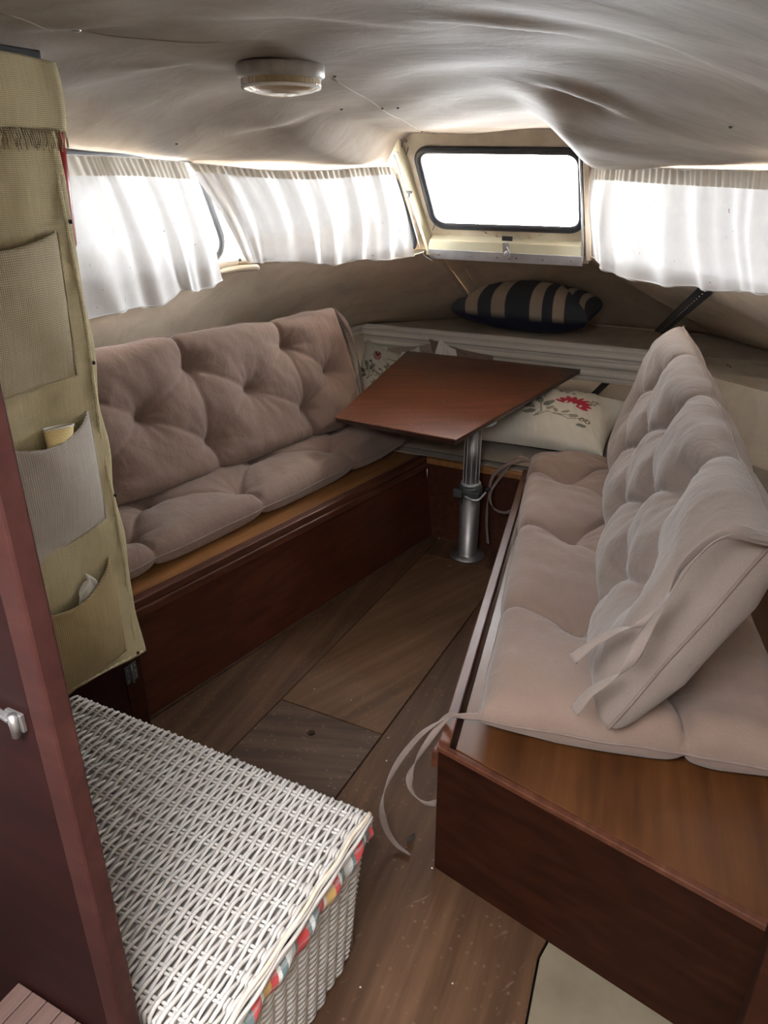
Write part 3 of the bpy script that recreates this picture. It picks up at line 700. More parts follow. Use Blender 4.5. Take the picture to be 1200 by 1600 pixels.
# -- left back cushion (leans on the hull)
QL = lambda s: s * 1.0
bl = thing('back_cushion', (-1.8, 2.05, .48), 'mauve tufted bench cushion leaning upright against the left hull side', 'cushion', None)
LBk = 1.66; WB = .50
t_mid = [(.08 + 0.0, .26), (.565, .26), (1.055, .26), (1.50, .25)]
t_hi = [(.33, .385), (.815, .385), (1.30, .385)]; t_lo = [(.33, .12), (.815, .12), (1.315, .13)]
cr = []
for a, b in zip(t_hi, t_lo): cr += [(a, (a[0] - .02, WB), .9), (b, (b[0] + .01, 0), .9)]
for a in t_hi + t_lo:
    for b in t_mid:
        if abs(a[0] - b[0]) < .30: cr.append((a, b, .28))
for a, b in zip(t_hi, t_lo): cr.append((a, b, .33))
cushion('cover', bl, [(-1.925, 1.25, .470), (-1.580, 2.865, .470), (-1.728, 2.885, .965), (-2.065, 1.25, .985)], LBk, WB, .17, t_mid + t_hi + t_lo, cr, M['cushion'], botk=.6, seed=1)
tp = V(-1.722, 2.895, .962)
ribbon('tie', [tp, tp + V(.03, .0, -.05), V(-1.655, 2.915, .78), V(-1.62, 2.915, .66), V(-1.59, 2.91, .54)], .020, M['tie'], bl, 1.4)
ribbon('tie', [tp, tp + V(.05, .02, -.06), V(-1.635, 2.93, .80), V(-1.605, 2.93, .66), V(-1.575, 2.92, .50)], .020, M['tie'], bl, 1.2, 1.0)
# -- left seat cushion
sl = thing('seat_cushion', (-1.7, 2.05, .38), 'mauve tufted bench cushion lying flat on the left berth', 'cushion')
t1 = [(.22, .13), (.70, .13), (1.23, .13)]; t2 = [(.42, .30), (.95, .30), (1.42, .28)]
cr = [((a[0], a[1]), (a[0] + .0, 0), .85) for a in t1] + [((a[0], a[1]), (b[0], b[1]), .45) for a in t1 for b in t2 if abs(a[0] - b[0]) < .35]
Zb = .436
cushion('cover', sl, [(-2.01, 1.30, Zb), (-1.545, 1.25, Zb), (-1.315, 2.80, Zb), (-1.80, 2.90, Zb)], .47, 1.60, .125,
        [(.47 - b, a) for a, b in t1 + t2], [((.47 - a[1], a[0]), (.47 - b[1], b[0]), k) for a, b, k in cr], M['cushion'], botk=.85, ck=1.3, seed=4, R=.06, nu=90, nv=230)
# -- right seat cushion
sr = thing('seat_cushion', (-.3, 2.0, .38), 'mauve tufted bench cushion lying flat on the right berth', 'cushion')
A0 = V(-.384, 1.215, 0); dl = V(-.226, .974, 0).normalized(); dw = V(.979, .203, 0).normalized()
Lr, Wr = 1.63, .64; Zr = .440
P4 = [A0, A0 + dw * Wr, A0 + dl * Lr + dw * (Wr - .02), A0 + dl * Lr]
def loc(p): r = Vector(p) - A0; return (r.x * dw.x + r.y * dw.y, r.x * dl.x + r.y * dl.y)
c1t = [loc(V(-.265, 1.60, 0)), loc(V(-.385, 2.09, 0)), loc(V(-.50, 2.55, 0))]
c2t = [(a + .20, b + d_) for (a, b), d_ in zip(c1t, (.22, .22, .20))] + [(c1t[0][0] + .2, .17)]
cr = [(a, (0, a[1] + .07), .75) for a in c1t] + [(a, b, .55) for a in c1t for b in c2t if abs(a[1] - b[1]) < .4] + [((c2t[3][0], c2t[3][1]), (c2t[3][0] + .02, 0), .8), (c2t[2], (c2t[2][0], Lr), .8)]
_, top_r = cushion('cover', sr, [V(p.x, p.y, Zr) for p in P4], Wr, Lr, .155, c1t + c2t, cr, M['cushion'], botk=.8, ck=1.5, seed=7, R=.07, nu=110, nv=230)
nc = V(-.398, 1.225, .44); fc = V(P4[3].x, P4[3].y, .44)
# near ties hanging over the rail to the floor
ribbon('tie', [nc + V(.02, 0, 0), PZ(715, 1119, .424), PZ(694, 1124, .405)] + [PY(u, v, 1.178) for u, v in ((655, 1150), (617, 1200), (598, 1250), (601, 1288), (618, 1318))] + [PZ(641, 1336, .005)], .018, M['tie'], sr, 3.4)
ribbon('tie', [nc + V(.02, .005, 0), PZ(718, 1117, .428), PZ(697, 1122, .409)] + [PY(u, v, 1.188) for u, v in ((668, 1160), (650, 1190), (640, 1218), (646, 1240), (663, 1254))] + [V(-.475, 1.205, .165)], .018, M['tie'], sr, 3.6, .8)
# far ties
ribbon('tie', [fc + V(.01, -.01, 0), fc + V(-.04, -.02, .0), V(-.885, 2.765, .37), V(-.90, 2.745, .28), V(-.90, 2.74, .16), V(-.885, 2.73, .06)], .017, M['tie'], sr, 1.5)
ribbon('tie', [fc + V(.01, -.01, 0), fc + V(-.05, -.01, .005), V(-.855, 2.78, .37), V(-.885, 2.72, .30), V(-.85, 2.66, .265), V(-.79, 2.62, .27), V(-.745, 2.60, .30)], .017, M['tie'], sr, .8, .5)
# -- right back cushion
br = thing('back_cushion', (-.1, 2.0, .48), 'pale mauve tufted bench cushion tipped back at the right, ties hanging from its near corner', 'cushion')
Ab, Bb, Cb, Db = V(-.128, 1.225, .505), V(-.385, 2.80, .505), V(-.245, 2.74, 1.03), V(.085, 1.25, .965)
LRb, WRb = 1.62, .52
m1 = [(.20, .24), (.60, .26), (1.03, .26), (1.42, .26)]; hi = [(.37, .41), (.80, .41), (1.22, .40)]; lo = [(.40, .12), (.82, .12), (1.24, .12)]
cr = [(a, (a[0], WRb), .5) for a in hi] + [(a, (a[0], 0), .6) for a in lo]
cr += [(a, b, .6) for a in hi + lo for b in m1 if abs(a[0] - b[0]) < .30]
# face points towards the cabin centre (quad order gives that normal)
o, top_b = cushion('cover', br, [Db, Cb, Bb, Ab], LRb, WRb, .19, [(a, WRb - b) for a, b in m1 + hi + lo], [((a[0], WRb - a[1]), (b[0], WRb - b[1]), k) for a, b, k in cr], M['cushion_light'], botk=.9, seed=9, R=.09)
ribbon('tie', [V(.08, 1.235, .965)] + [PY(u, v, 1.165) for u, v in ((1150, 829), (1110, 843), (1065, 885), (1038, 940), (1003, 975), (962, 986), (930, 1003), (895, 1030))], .024, M['cushion_light'], br, 2.6)
ribbon('tie', [V(.08, 1.235, .962)] + [PY(u, v, 1.150) for u, v in ((1140, 838), (1092, 868), (1052, 922), (1012, 985), (978, 1044), (950, 1064), (922, 1082), (897, 1112))], .024, M['cushion_light'], br, 2.2, .9)
ribbon('tie', [Cb + V(0, .02, 0), Cb + V(-.035, .03, -.04), V(-.325, 2.83, .90), V(-.37, 2.86, .78)], .018, M['tie'], br, .8)

# ================================================================== PILLOWS
def pillow(name, parent, quad, L, W, T, mat, colf=None, seed=0, nu=80, nv=60, botk=1.0, pw=.75, fold=.004):
    A_, B_, C_, D_ = [np.array(p, float) for p in quad]
    s = (1 - np.cos(np.linspace(0, math.pi, nu))) / 2 * .5 + np.linspace(0, 1, nu) * .5; t = (1 - np.cos(np.linspace(0, math.pi, nv))) / 2 * .5 + np.linspace(0, 1, nv) * .5
    Sg, Tg = np.meshgrid(s, t, indexing='ij')
    a = 4 * Sg * (1 - Sg); b = 4 * Tg * (1 - Tg); h = T / 2 * (a ** .5 * b ** .5) ** pw
    # pulled-in sides, pointed corners
    Sx = .5 + (Sg - .5) * (1 - .07 * b); Tx = .5 + (Tg - .5) * (1 - .09 * a)
    SS, TT = Sx[..., None], Tx[..., None]
    base = A_ * (1 - SS) * (1 - TT) + B_ * SS * (1 - TT) + C_ * SS * TT + D_ * (1 - SS) * TT
    nrm = np.cross(B_ - A_, D_ - A_); nrm /= np.linalg.norm(nrm)
    wv = fold * (pn2(Sg * L + seed, Tg * W, 16) + .5 * pn2(Sg * L, Tg * W + seed, 40)) * np.minimum(1, h / .02)
    top = base + nrm * (h + wv)[..., None]; bot = base - nrm * (h * botk)[..., None]
    n = nu * nv; fs = gridfaces(nu, nv)
    def bid(i, j): return i * nv + j if (i in (0, nu - 1) or j in (0, nv - 1)) else n + i * nv + j
    for i in range(nu - 1):
        for j in range(nv - 1): fs.append((bid(i, j), bid(i, j + 1), bid(i + 1, j + 1), bid(i + 1, j)))
    vs = np.concatenate([top.reshape(-1, 3), bot.reshape(-1, 3)]); cols = None
    if colf:
        ct = colf(Sg, Tg, True).reshape(-1, 3); cb = colf(Sg, Tg, False).reshape(-1, 3); cols = np.concatenate([ct, cb])
    return mesh(name, vs, fs, mat, parent, cols=cols), top
NAVY = np.array((.028, .034, .070)); SLATE = np.array((.085, .095, .11)); BEIGE = np.array((.60, .50, .40))
def stripes(Sg, Tg, top):
    c = np.zeros(Sg.shape + (3,)); c[:] = NAVY
    if not top: return c
    c[:] = SLATE
    for a, b in ((.11, .20), (.30, .40), (.58, .67), (.75, .83)): c[(Sg > a) & (Sg < b)] = BEIGE
    w_ = 1 - Sg; q = w_ < .42 * Tg       # mitred right corner
    c[q] = SLATE
    for a, b in ((.03, .07), (.13, .18), (.24, .29), (.34, .38)): c[q & (w_ > a) & (w_ < b)] = BEIGE
    c[Tg > .965] = NAVY
    return c
sp_ = thing('striped_pillow', (-1.2, 4.0, Zs), 'navy and beige striped pillow lying on the bow shelf', 'pillow')
A_, B_ = PY(704, 490, 3.98), PY(918, 507, 3.98)
A_.z = Zs + .125; B_.z = Zs + .115
C_, D_ = PY(942, 477, 4.24), V(-1.52, 4.25, Zs + .18)
pillow('cover', sp_, [A_, B_, C_, D_], .65, .42, .27, M['vc'], stripes, 3, 170, 110, pw=.6, botk=.98, fold=.002)
# floral print painted as a printed cloth pattern
CREAM = np.array((.64, .61, .53))
def floral(motifs, L, W):
    def f(Sg, Tg, top):
        X, Y = Sg * L, Tg * W; c = np.zeros(Sg.shape + (3,)); c[:] = CREAM
        if not top: return c * .96
        def ell(cx, cy, rx, ry, an, col):
            ca, sa = math.cos(an), math.sin(an); x = (X - cx) * ca + (Y - cy) * sa; y = -(X - cx) * sa + (Y - cy) * ca
            c[(x / rx) ** 2 + (y / ry) ** 2 < 1] = col
        def line(pts, wd, col):
            for p, q in zip(pts[:-1], pts[1:]): c[segd(X, Y, p, q) < wd] = col
        G1, G2, RD, DK, PK = (.20, .20, .17), (.30, .27, .22), (.42, .03, .05), (.07, .015, .02), (.50, .22, .20)
        for kind, x, y, sc, an in motifs:
            sc = sc * 1.2
            ca, sa = math.cos(an), math.sin(an)
            T = lambda a, b: (x + sc * (a * ca - b * sa), y + sc * (a * sa + b * ca))
            if kind == 'branch':
                line([T(0, 0), T(.02, .03), T(.01, .07), T(-.01, .10)], .0022 * sc, G1)
                line([T(0, 0), T(.04, .03), T(.09, .02), T(.14, .03)], .002 * sc, G1)
                for a, b, r, o in ((-.03, .06, .026, 2.6), (.0, .10, .026, 1.9), (.035, .085, .026, 1.0), (-.02, .025, .022, 3.4), (.045, .055, .016, .9), (.065, .045, .014, 2), (.10, .04, .015, .4), (.13, .02, .016, .2)):
                    p = T(a, b); ell(*p, r * sc, r * sc * .5, o + an, G1 if r > .02 else G2)
            elif kind == 'red':
                for k in range(9):
                    o = math.pi * (k / 8) * 1.1 - .3; p = T(.03 * math.cos(o), .022 * math.sin(o)); ell(*p, .022 * sc, .0075 * sc, o + an, RD)
                for k in range(4): p = T(-.02 + .014 * k, .0); ell(*p, .006 * sc, .0035 * sc, 1.4, CREAM)
            elif kind == 'blossom':
                for k in range(6):
                    o = k * 1.047; p = T(.014 * math.cos(o), .014 * math.sin(o)); ell(*p, .009 * sc, .006 * sc, o + an, G2)
                ell(*T(0, 0), .005 * sc, .005 * sc, 0, CREAM)
            elif kind == 'sprig':
                line([T(0, -.03), T(0, .0), T(.01, .03)], .0016 * sc, G1)
                for a, b in ((-.015, .01), (.018, .015), (.0, .035), (-.02, -.012), (.018, -.015)): ell(*T(a, b), .010 * sc, .006 * sc, a * 40, G2)
                ell(*T(0, .04), .004 * sc, .004 * sc, 0, DK)
            elif kind == 'tulip':
                ell(*T(0, 0), .022 * sc, .026 * sc, 0, PK); line([T(-.012, .02), T(0, 0), T(.012, .02)], .003 * sc, DK)
            elif kind == 'stem': line([T(0, 0), T(.05, -.015), T(.11, .0)], .0018 * sc, G1)
            elif kind == 'curl':
                for a in (0, .022): ell(*T(a, 0), .010 * sc, .010 * sc, 0, DK); ell(*T(a, 0), .006 * sc, .006 * sc, 0, CREAM)
                ell(*T(.012, -.03), .017 * sc, .009 * sc, .1, G1)
        return c
    return f
# broad floral pillow lying flat at the head of the right berth
fp = thing('floral_pillow', (-.9, 3.15, .41), 'white floral pillow with a red flower lying flat behind the table post', 'pillow')
Lf, Wf = .86, .50
mot = [('branch', .52, .11, 1.15, .15), ('red', .655, .27, 1.5, -.15), ('sprig', .36, .22, 1.5, .1), ('blossom', .42, .40, 1.7, 0), ('blossom', .33, .20, 1.2, .3), ('curl', .735, .15, 1.1, -.2), ('sprig', .33, .39, 1.2, 1.0), ('branch', .18, .16, 1.0, .6),
       ('stem', .60, .16, 1.2, 0), ('blossom', .56, .43, 1.4, 0), ('sprig', .60, .42, 1.3, 1.5), ('branch', .16, .36, .8, .3), ('sprig', .25, .08, 1.2, .4), ('blossom', .74, .32, 1.0, 0), ('sprig', .48, .32, 1.0, 2)]
pillow('cover', fp, [(-1.33, 2.90, .445), (-.49, 2.95, .445), (-.46, 3.42, .545), (-1.28, 3.44, .53)], Lf, Wf, .21, M['vc'], floral(mot, Lf, Wf), 5, 300, 190, botk=.25, pw=.72)
# upright floral pillow in the left corner
up_ = thing('floral_pillow', (-1.95, 3.7, .41), 'white floral pillow with a pink tulip standing in the left corner beside the table', 'pillow')
mot2 = [('tulip', .13, .355, 1.2, .1), ('branch', .09, .14, 1.0, .2), ('blossom', .24, .28, 1.6, 0), ('blossom', .30, .34, 1.2, 0), ('sprig', .20, .20, 1.2, .5), ('branch', .28, .12, 1.1, -.2), ('sprig', .10, .24, 1.2, .2), ('stem', .2, .36, 1.2, .3), ('blossom', .16, .12, 1.2, 0)]
a_ = [PY(546, 618, 3.66), PY(668, 640, 3.70), PY(660, 566, 3.80), PY(574, 530, 3.80)]
pillow('cover', up_, a_, .46, .44, .15, M['vc'], floral(mot2, .46, .44), 8, 150, 140, botk=.5, fold=.006)
# crumpled beige pillow behind and two white ones peeking above the table
for nm, lab, q, T_, mt_ in (
    ('beige_pillow', 'crumpled beige cushion against the striped shelf front, left of centre', [PY(600, 590, 3.80), PY(680, 600, 3.80), PY(676, 536, 3.85), PY(605, 543, 3.85)], .10, M['pillow_beige']),
    ('mauve_pillow', 'mauve-grey cushion against the striped shelf front behind the table', [PY(684, 600, 3.80), PY(790, 612, 3.80), PY(770, 556, 3.86), PY(670, 529, 3.86)], .10, M['cushion']),
    ('white_pillow', 'small white pillow corner showing at the table edge beside the pink tulip pillow', [PY(612, 600, 3.72), PY(672, 605, 3.72), PY(655, 540, 3.76), PY(628, 550, 3.76)], .08, M['pillow_white']),
    ('white_pillow', 'white pillow whose pointed corner stands above the far table edge', [PY(655, 610, 3.70), PY(730, 620, 3.70), PY(712, 546, 3.75), PY(688, 526, 3.75)], .07, M['pillow_white'])):
    z0 = min(p.z for p in q); t_ = thing(nm, (sum(p.x for p in q) / 4, sum(p.y for p in q) / 4, z0), lab, 'pillow')
    pillow('cover', t_, q, .4, .35, T_ * .8, mt_, None, len(lab), 50, 40, botk=.6, fold=.008)

# ================================================================== TABLE
tb = thing('cabin_table', (-.96, 2.70, 0), 'glossy mahogany trapezoid table on an aluminium pedestal', 'table')
zt = .635
tq = [PZ(523, 652, zt), PZ(712, 687, zt), PZ(908, 577, zt), PZ(636, 548, zt)]
cen = sum((V(p.x, p.y, 0) for p in tq), V(0, 0, 0)) / 4
MB().prism([(p.x, p.y) for p in tq], zt - .006, zt).build('tabletop', M['table'], tb, bevel=.003)
MB().prism([(p.x + (cen.x - p.x) * .004, p.y + (cen.y - p.y) * .004) for p in tq], zt - .022, zt - .0065).build('edge_band', M['table_edge'], tb, bevel=.004)
px_, py_ = -.963, 2.695
mb = MB(); lathe(mb, (px_, py_, .30), [(.0335, 0), (.0335, zt - .035 - .30)], 36); mb.build('upper_tube', M['alu_dull'], tb, smooth=True)
for k in range(10):
    a = 2 * math.pi * k / 10; mb = MB(); mb.bar((px_ + .0335 * math.cos(a), py_ + .0335 * math.sin(a), .34), (px_ + .0335 * math.cos(a), py_ + .0335 * math.sin(a), zt - .04), .003, .003); mb.build('flute', M['alu'], tb)
mb = MB(); lathe(mb, (px_, py_, .002), [(.075, 0), (.075, .006), (.048, .010), (.042, .018), (.042, .315)], 36); mb.build('lower_tube', M['alu_dull'], tb, smooth=True)
mb = MB(); lathe(mb, (px_, py_, .285), [(.046, 0), (.050, .004), (.050, .038), (.046, .044), (.040, .050), (.036, .052)], 36); mb.build('clamp_collar', M['collar'], tb, smooth=True)
mb = MB(); lathe(mb, (px_, py_, .334), [(.037, 0), (.043, .002), (.042, .009), (.035, .012)], 36); mb.build('collar_ring', M['alu'], tb, smooth=True)
mb = MB(); mb.box(px_ - .055, px_ - .015, py_ - .062, py_ - .04, .29, .325); mb.box(px_ + .0, px_ + .055, py_ - .060, py_ - .035, .29, .325); mb.build('clamp_lug', M['collar'], tb, bevel=.004)
mb = MB(); tube(mb, smoothpath([V(px_ + .0, py_ - .068, .305), V(px_ + .035, py_ - .07, .297), V(px_ + .06, py_ - .06, .30), V(px_ + .085, py_ - .045, .335)], 6), .0045, 8); lv = mb.build('clamp_lever', M['chrome'], tb, smooth=True)
mb = MB(); tube(mb, [V(px_ + .083, py_ - .046, .333), V(px_ + .092, py_ - .042, .352)], .008, 10); mb.build('lever_tip', M['black'], lv, smooth=True)
mb = MB(); lathe(mb, (px_, py_, zt - .042), [(.035, 0), (.09, .012), (.09, .0185)], 30); mb.build('top_flange', M['alu'], tb, smooth=True)
mb = MB(); mb.box(px_ - .022, px_ - .018, py_ - .0435, py_ - .040, .255, .285); mb.build('slot', M['black'], tb)

# ================================================================== CURTAINS
def curtain(name, lab, top, bot, nrm, waves, amp, seed, nu=220, nv=70, belly=.02, swag=0, rod=None, header=.055):
    T_ = smoothpath(top, 12); B_ = smoothpath(bot, 12)
    def samp(L, t): k = t * (len(L) - 1); i = min(int(k), len(L) - 2); return L[i].lerp(L[i + 1], k - i)
    nrm = Vector(nrm).normalized(); root = thing(name, samp(T_, .5), lab, 'curtain'); vs = []
    def disp(s, t):
        g = .35 + .65 * min(1, t * 1.8)
        a = math.sin(waves * s * 6.283 + 1.8 * math.sin(5 * s + seed) + seed + t * swag * 2.0) + .55 * math.sin(waves * 1.9 * s * 6.283 + seed * 2 + 2 * math.sin(7 * s) + t * 1.2)
        fine = math.sin(waves * 6.3 * s * 6.283 + seed) * math.exp(-t * 14)
        return amp * a * g * .6 + .0022 * fine + belly * abs(math.sin(math.pi * min(1, t * 1.02))) ** 1.2
    for i in range(nu):
        s = i / (nu - 1); a = samp(T_, s)
        for j in range(nv):
            t = j / (nv - 1); b_ = samp(B_, s); p = a.lerp(b_, t)
            if swag: p = a.lerp(b_, t) + (samp(B_, min(1, s + .12)) - b_) * (swag * math.sin(math.pi * t) * .25 * (1 - s))
            p = p + V(0, 0, 1) * (.004 * math.sin(waves * s * 6.283 * 1.3 + seed)) * t
            vs.append(p + nrm * (disp(s, t) + .012))
    mesh('cloth', vs, gridfaces(nu, nv), M['curtain'], root)
    # folded header band in front, gathers on the cord
    vs = []; nh = 8
    for i in range(nu):
        s = i / (nu - 1); a = samp(T_, s); b_ = samp(B_, s); d = (b_ - a).normalized()
        for j in range(nh):
            t = j / (nh - 1); h = header * t; p = a + d * h
            vs.append(p + nrm * (disp(s, h / max(.01, (b_ - a).length)) + .015 + .003 * math.sin(waves * 6.3 * s * 6.283 + seed)))
    mesh('header', vs, gridfaces(nu, nh), M['header'], root)
    vs = []
    mb = MB(); tube(mb, [samp(B_, s / 60) .lerp(samp(T_, s / 60), .004) + nrm * (disp(s / 60, 1) + .012) for s in range(61)], .0025, 5); mb.build('hem', M['curtain'], root, smooth=True)
    mb = MB(); tube(mb, [p + nrm * .012 for p in T_[::3]] + [T_[-1] + nrm * .012], .003, 6); mb.build('cord', M['pillow_white'], root, smooth=True)
    return root
X1 = -1.893
tl = [V(X1 - .01, .75, 1.552), V(X1 - .01, 1.2, 1.553)] + [PX(u, v, X1) for u, v in ((105, 243), (165, 245), (230, 249), (286, 254))]
bl_ = [V(X1 - .01, .70, 1.05), V(X1 - .005, 1.15, 1.06)] + [PX(u, v, X1 + .02) for u, v in ((146, 497), (205, 481), (245, 477), (283, 454), (308, 455), (344, 438))]
curtain('curtain', 'white cotton curtain over the left side window, nearest the burlap organizer', tl, bl_, (1, -.05, 0), 5.5, .015, 1.0, belly=.02)
n2_ = V(.72, -.60, .1)
pl2, pn_ = V(-1.64, 2.80, 1.3), V(.828, -.554, -.20)
W2 = lambda u, v: PP(u, v, pl2 + pn_.normalized() * .05, pn_)
curtain('curtain', 'white cotton curtain swept sideways over the left windscreen pane', [W2(u, v) for u, v in ((287, 255), (340, 259), (400, 265), (460, 268), (520, 266), (570, 262), (612, 261))],
        [W2(u, v) for u, v in ((385, 409), (405, 410), (440, 408), (490, 411), (525, 413), (560, 405), (600, 406), (645, 400))], (.82, -.55, 0), 6, .016, 3.3, belly=.028, swag=1.0, header=.03)
pl3, pn3 = V(-.36, 2.825, 1.3), V(-.745, -.665, -.22)
W3 = lambda u, v: PP(u, v, pl3 + pn3.normalized() * .055, pn3)
curtain('curtain', 'white speckled cotton curtain over the right windscreen pane', [W3(u, v) for u, v in ((928, 260), (980, 261), (1060, 264), (1140, 266), (1225, 268))],
        [W3(u, v) for u, v in ((930, 402), (945, 418), (968, 430), (1000, 438), (1045, 446), (1090, 448), (1125, 455), (1160, 455), (1190, 458), (1225, 462))], (-.74, -.66, 0), 5, .015, 5.0, belly=.016, header=.045)
curtain('curtain', 'unseen white cotton curtain added over the right side window beside the camera', [V(.085, 2.22, 1.56), V(.16, 1.4, 1.57), V(.25, .45, 1.58)], [V(.095, 2.26, 1.12), V(.17, 1.4, 1.10), V(.26, .45, 1.10)], (-1, -.1, 0), 6, .010, 2.0, belly=.015)  # added out of view to cut the light from this side window
# cord and hooks under the left windscreen pane
ck = thing('tension_cord', W2(360, 410), 'white cord stretched between brass hooks at the corner of the left windows', 'cord')
mb = MB(); tube(mb, smoothpath([W2(338, 413), W2(360, 409), W2(380, 407), W2(400, 408)], 5), .0022, 6); mb.build('cord', M['pillow_white'], ck, smooth=True)
mb = MB(); tube(mb, smoothpath([W2(643, 399), W2(655, 396), W2(664, 393)], 5), .0025, 6); mb.build('cord', M['pillow_white'], ck, smooth=True)
for u, v in ((375, 406), (664, 393), (286, 252)):
    mb = MB(); p = W2(u, v); lathe(mb, p, [(.006, -.004), (.007, 0), (.004, .006)], 10, (.8, -.6, 0)); mb.build('hook', M['collar'], ck, smooth=True)
hk = thing('curtain_hook', W3(931, 262), 'dark screw hook holding the right curtain cord', 'hook')
mb = MB(); tube(mb, smoothpath([W3(931, 258), W3(934, 262), W3(931, 267), W3(929, 262)], 5), .003, 6); mb.build('hook_ring', M['collar'], hk, smooth=True)
# ledge lining roll below left windscreen pane
mb = MB(); tube(mb, smoothpath([W2(340, 425), W2(372, 420), W2(402, 418)], 6), .03, 10, .012); struct(mb.build('trim_9', M['liner'], smooth=True))
mb = MB(); tube(mb, [V(-1.88, 2.45, 1.193), V(-1.62, 2.84, 1.193), V(-1.385, 3.195, 1.193)], .012, 8); struct(mb.build('trim_10', M['dirty_cream'], smooth=True))

# ================================================================== LAMP
p = onceil(438, 104); zl = ceilz(p.x, p.y)
lp = thing('ceiling_lamp', (p.x, p.y, zl), 'round surface-mounted ceiling lamp with a ribbed amber lens', 'lamp')
R0 = .108
mb = MB(); lathe(mb, (p.x, p.y, zl + .006), [(R0 * .96, 0), (R0, -.004), (R0, -.026), (R0 * .93, -.032)], 48); mb.build('lamp_base', M['lampbase'], lp, smooth=True)
mb = MB(); seg = 96
prof = [(.90, -.027), (.90, -.045), (.86, -.052), (.70, -.060), (.45, -.066), (.2, -.069), (.02, -.070)]
vs = []
for r, h in prof:
    for k in range(seg):
        a = 2 * math.pi * k / seg; rr = R0 * r * (1 + (.012 if (k % 2 and r > .5) else 0)); vs.append((p.x + rr * math.cos(a), p.y + rr * math.sin(a), zl + .006 + h))
fs = [(i * seg + k, i * seg + (k + 1) % seg, (i + 1) * seg + (k + 1) % seg, (i + 1) * seg + k) for i in range(len(prof) - 1) for k in range(seg)] + [tuple(range((len(prof) - 1) * seg, len(prof) * seg))]
mb.add(vs, fs); mb.build('lens', M['lens'], lp, smooth=False)
mb = MB(); lathe(mb, (p.x, p.y, zl - .040), [(R0 * .905, 0), (R0 * .915, -.003), (R0 * .90, -.007)], 48); mb.build('lens_rim', M['pillow_white'], lp, smooth=True)

# ================================================================== LOCKER + ORGANIZER
XO = -1.40
lk = thing('locker', (-1.6, .8, 0), 'dark mahogany locker at the left behind the burlap organizer', 'locker')
MB().box(XO - .022, XO - .004, 1.175, 1.238, 0, 1.70).build('face_post', M['mahog_end'], lk, bevel=.002)
MB().box(XO - .022, XO - .002, .38, 1.171, .015, 1.70).build('door', M['door'], lk, bevel=.002)
MB().box(XO - .50, XO - .024, 1.216, 1.236, 0, 1.68).build('side_panel', M['mahog_end'], lk)
MB().box(XO - .022, XO - .004, .10, .375, 0, 1.70).build('face_post', M['mahog_end'], lk)
MB().box(XO - .03, XO + .004, .10, 1.232, 1.712, 1.728).build('top_rail', M['black'], lk, bevel=.003)
hg = MB(); hc = PX(205, 1052, XO); hg.box(XO - .003, XO + .001, hc.y - .02, hc.y + .022, hc.z - .028, hc.z + .028); hgo = hg.build('hinge', M['collar'], lk, bevel=.001)
mb = MB(); tube(mb, [V(XO + .004, hc.y, hc.z - .03), V(XO + .004, hc.y, hc.z + .03)], .004, 10); mb.build('hinge_pin', M['collar'], hgo, smooth=True)
for dy in (-.013, .014):
    for dz in (-.018, .0, .018):
        mb = MB(); lathe(mb, (XO + .001, hc.y + dy, hc.z + dz), [(.0032, 0), (.002, .0018)], 8, (1, 0, 0)); mb.build('screw', M['alu_dull'], hgo, smooth=True)
rp = MB(); a = PX(92, 200, XO - .03); b_ = PX(114, 386, XO - .03)
tube(rp, [a, a.lerp(b_, .5), b_.lerp(a, .03), b_], lambda t: .012 if t < .98 else .008, 10, .005, up=(1, 0, 0)); o = rp.build('red_board', M['red'], None, smooth=True)
tag(o, 'narrow bright red board edge showing beyond the burlap organizer at the left window', 'board')

def OP(u, v, off=0): q = PX(u, v, XO); return V(XO + off, q.y, q.z)
og = thing('hanging_organizer', OP(60, 600), 'olive burlap hanging organizer with pockets nailed to the locker on the left', 'organizer')
YR = OP(215, 1020)
# backing sheet
top = [OP(-260, 70), OP(0, 92), OP(80, 96)]
vs = []; nu, nv = 70, 160
yl = .55; zt0 = 1.705
for i in range(nu):
    s = i / (nu - 1)
    for j in range(nv):
        t = j / (nv - 1); y = yl + (1.232 - yl) * s
        zb = .278 + (1.232 - y) * .165; z = zt0 + (zb - zt0) * t
        wav = .0025 * math.sin(z * 11 + y * 6) + .003 * math.sin(y * 38 + 2 * z) + .003 * math.sin(z * 30)
        edge = .004 * math.sin(z * 23) * s ** 6
        vs.append((XO + .012 + wav, y + edge + .012 * (s ** 8) * max(0, t - .9) * 10, z))
bk = mesh('backing', vs, gridfaces(nu, nv), M['burlap'], og)
sm = bk.modifiers.new('thick', 'SOLIDIFY'); sm.thickness = .004
mb = MB(); tube(mb, [V(XO + .017 + .005 * math.sin(z * 11 + 7.2), 1.215, z) for z in np.linspace(.30, 1.69, 60)], .006, 6, .002); mb.build('hem', M['burlap'], og, smooth=True)
mb = MB(); tube(mb, [V(XO + .018, y, .287 + (1.232 - y) * .165) for y in np.linspace(.6, 1.23, 30)], .006, 6, .003); mb.build('hem', M['burlap'], og, smooth=True)
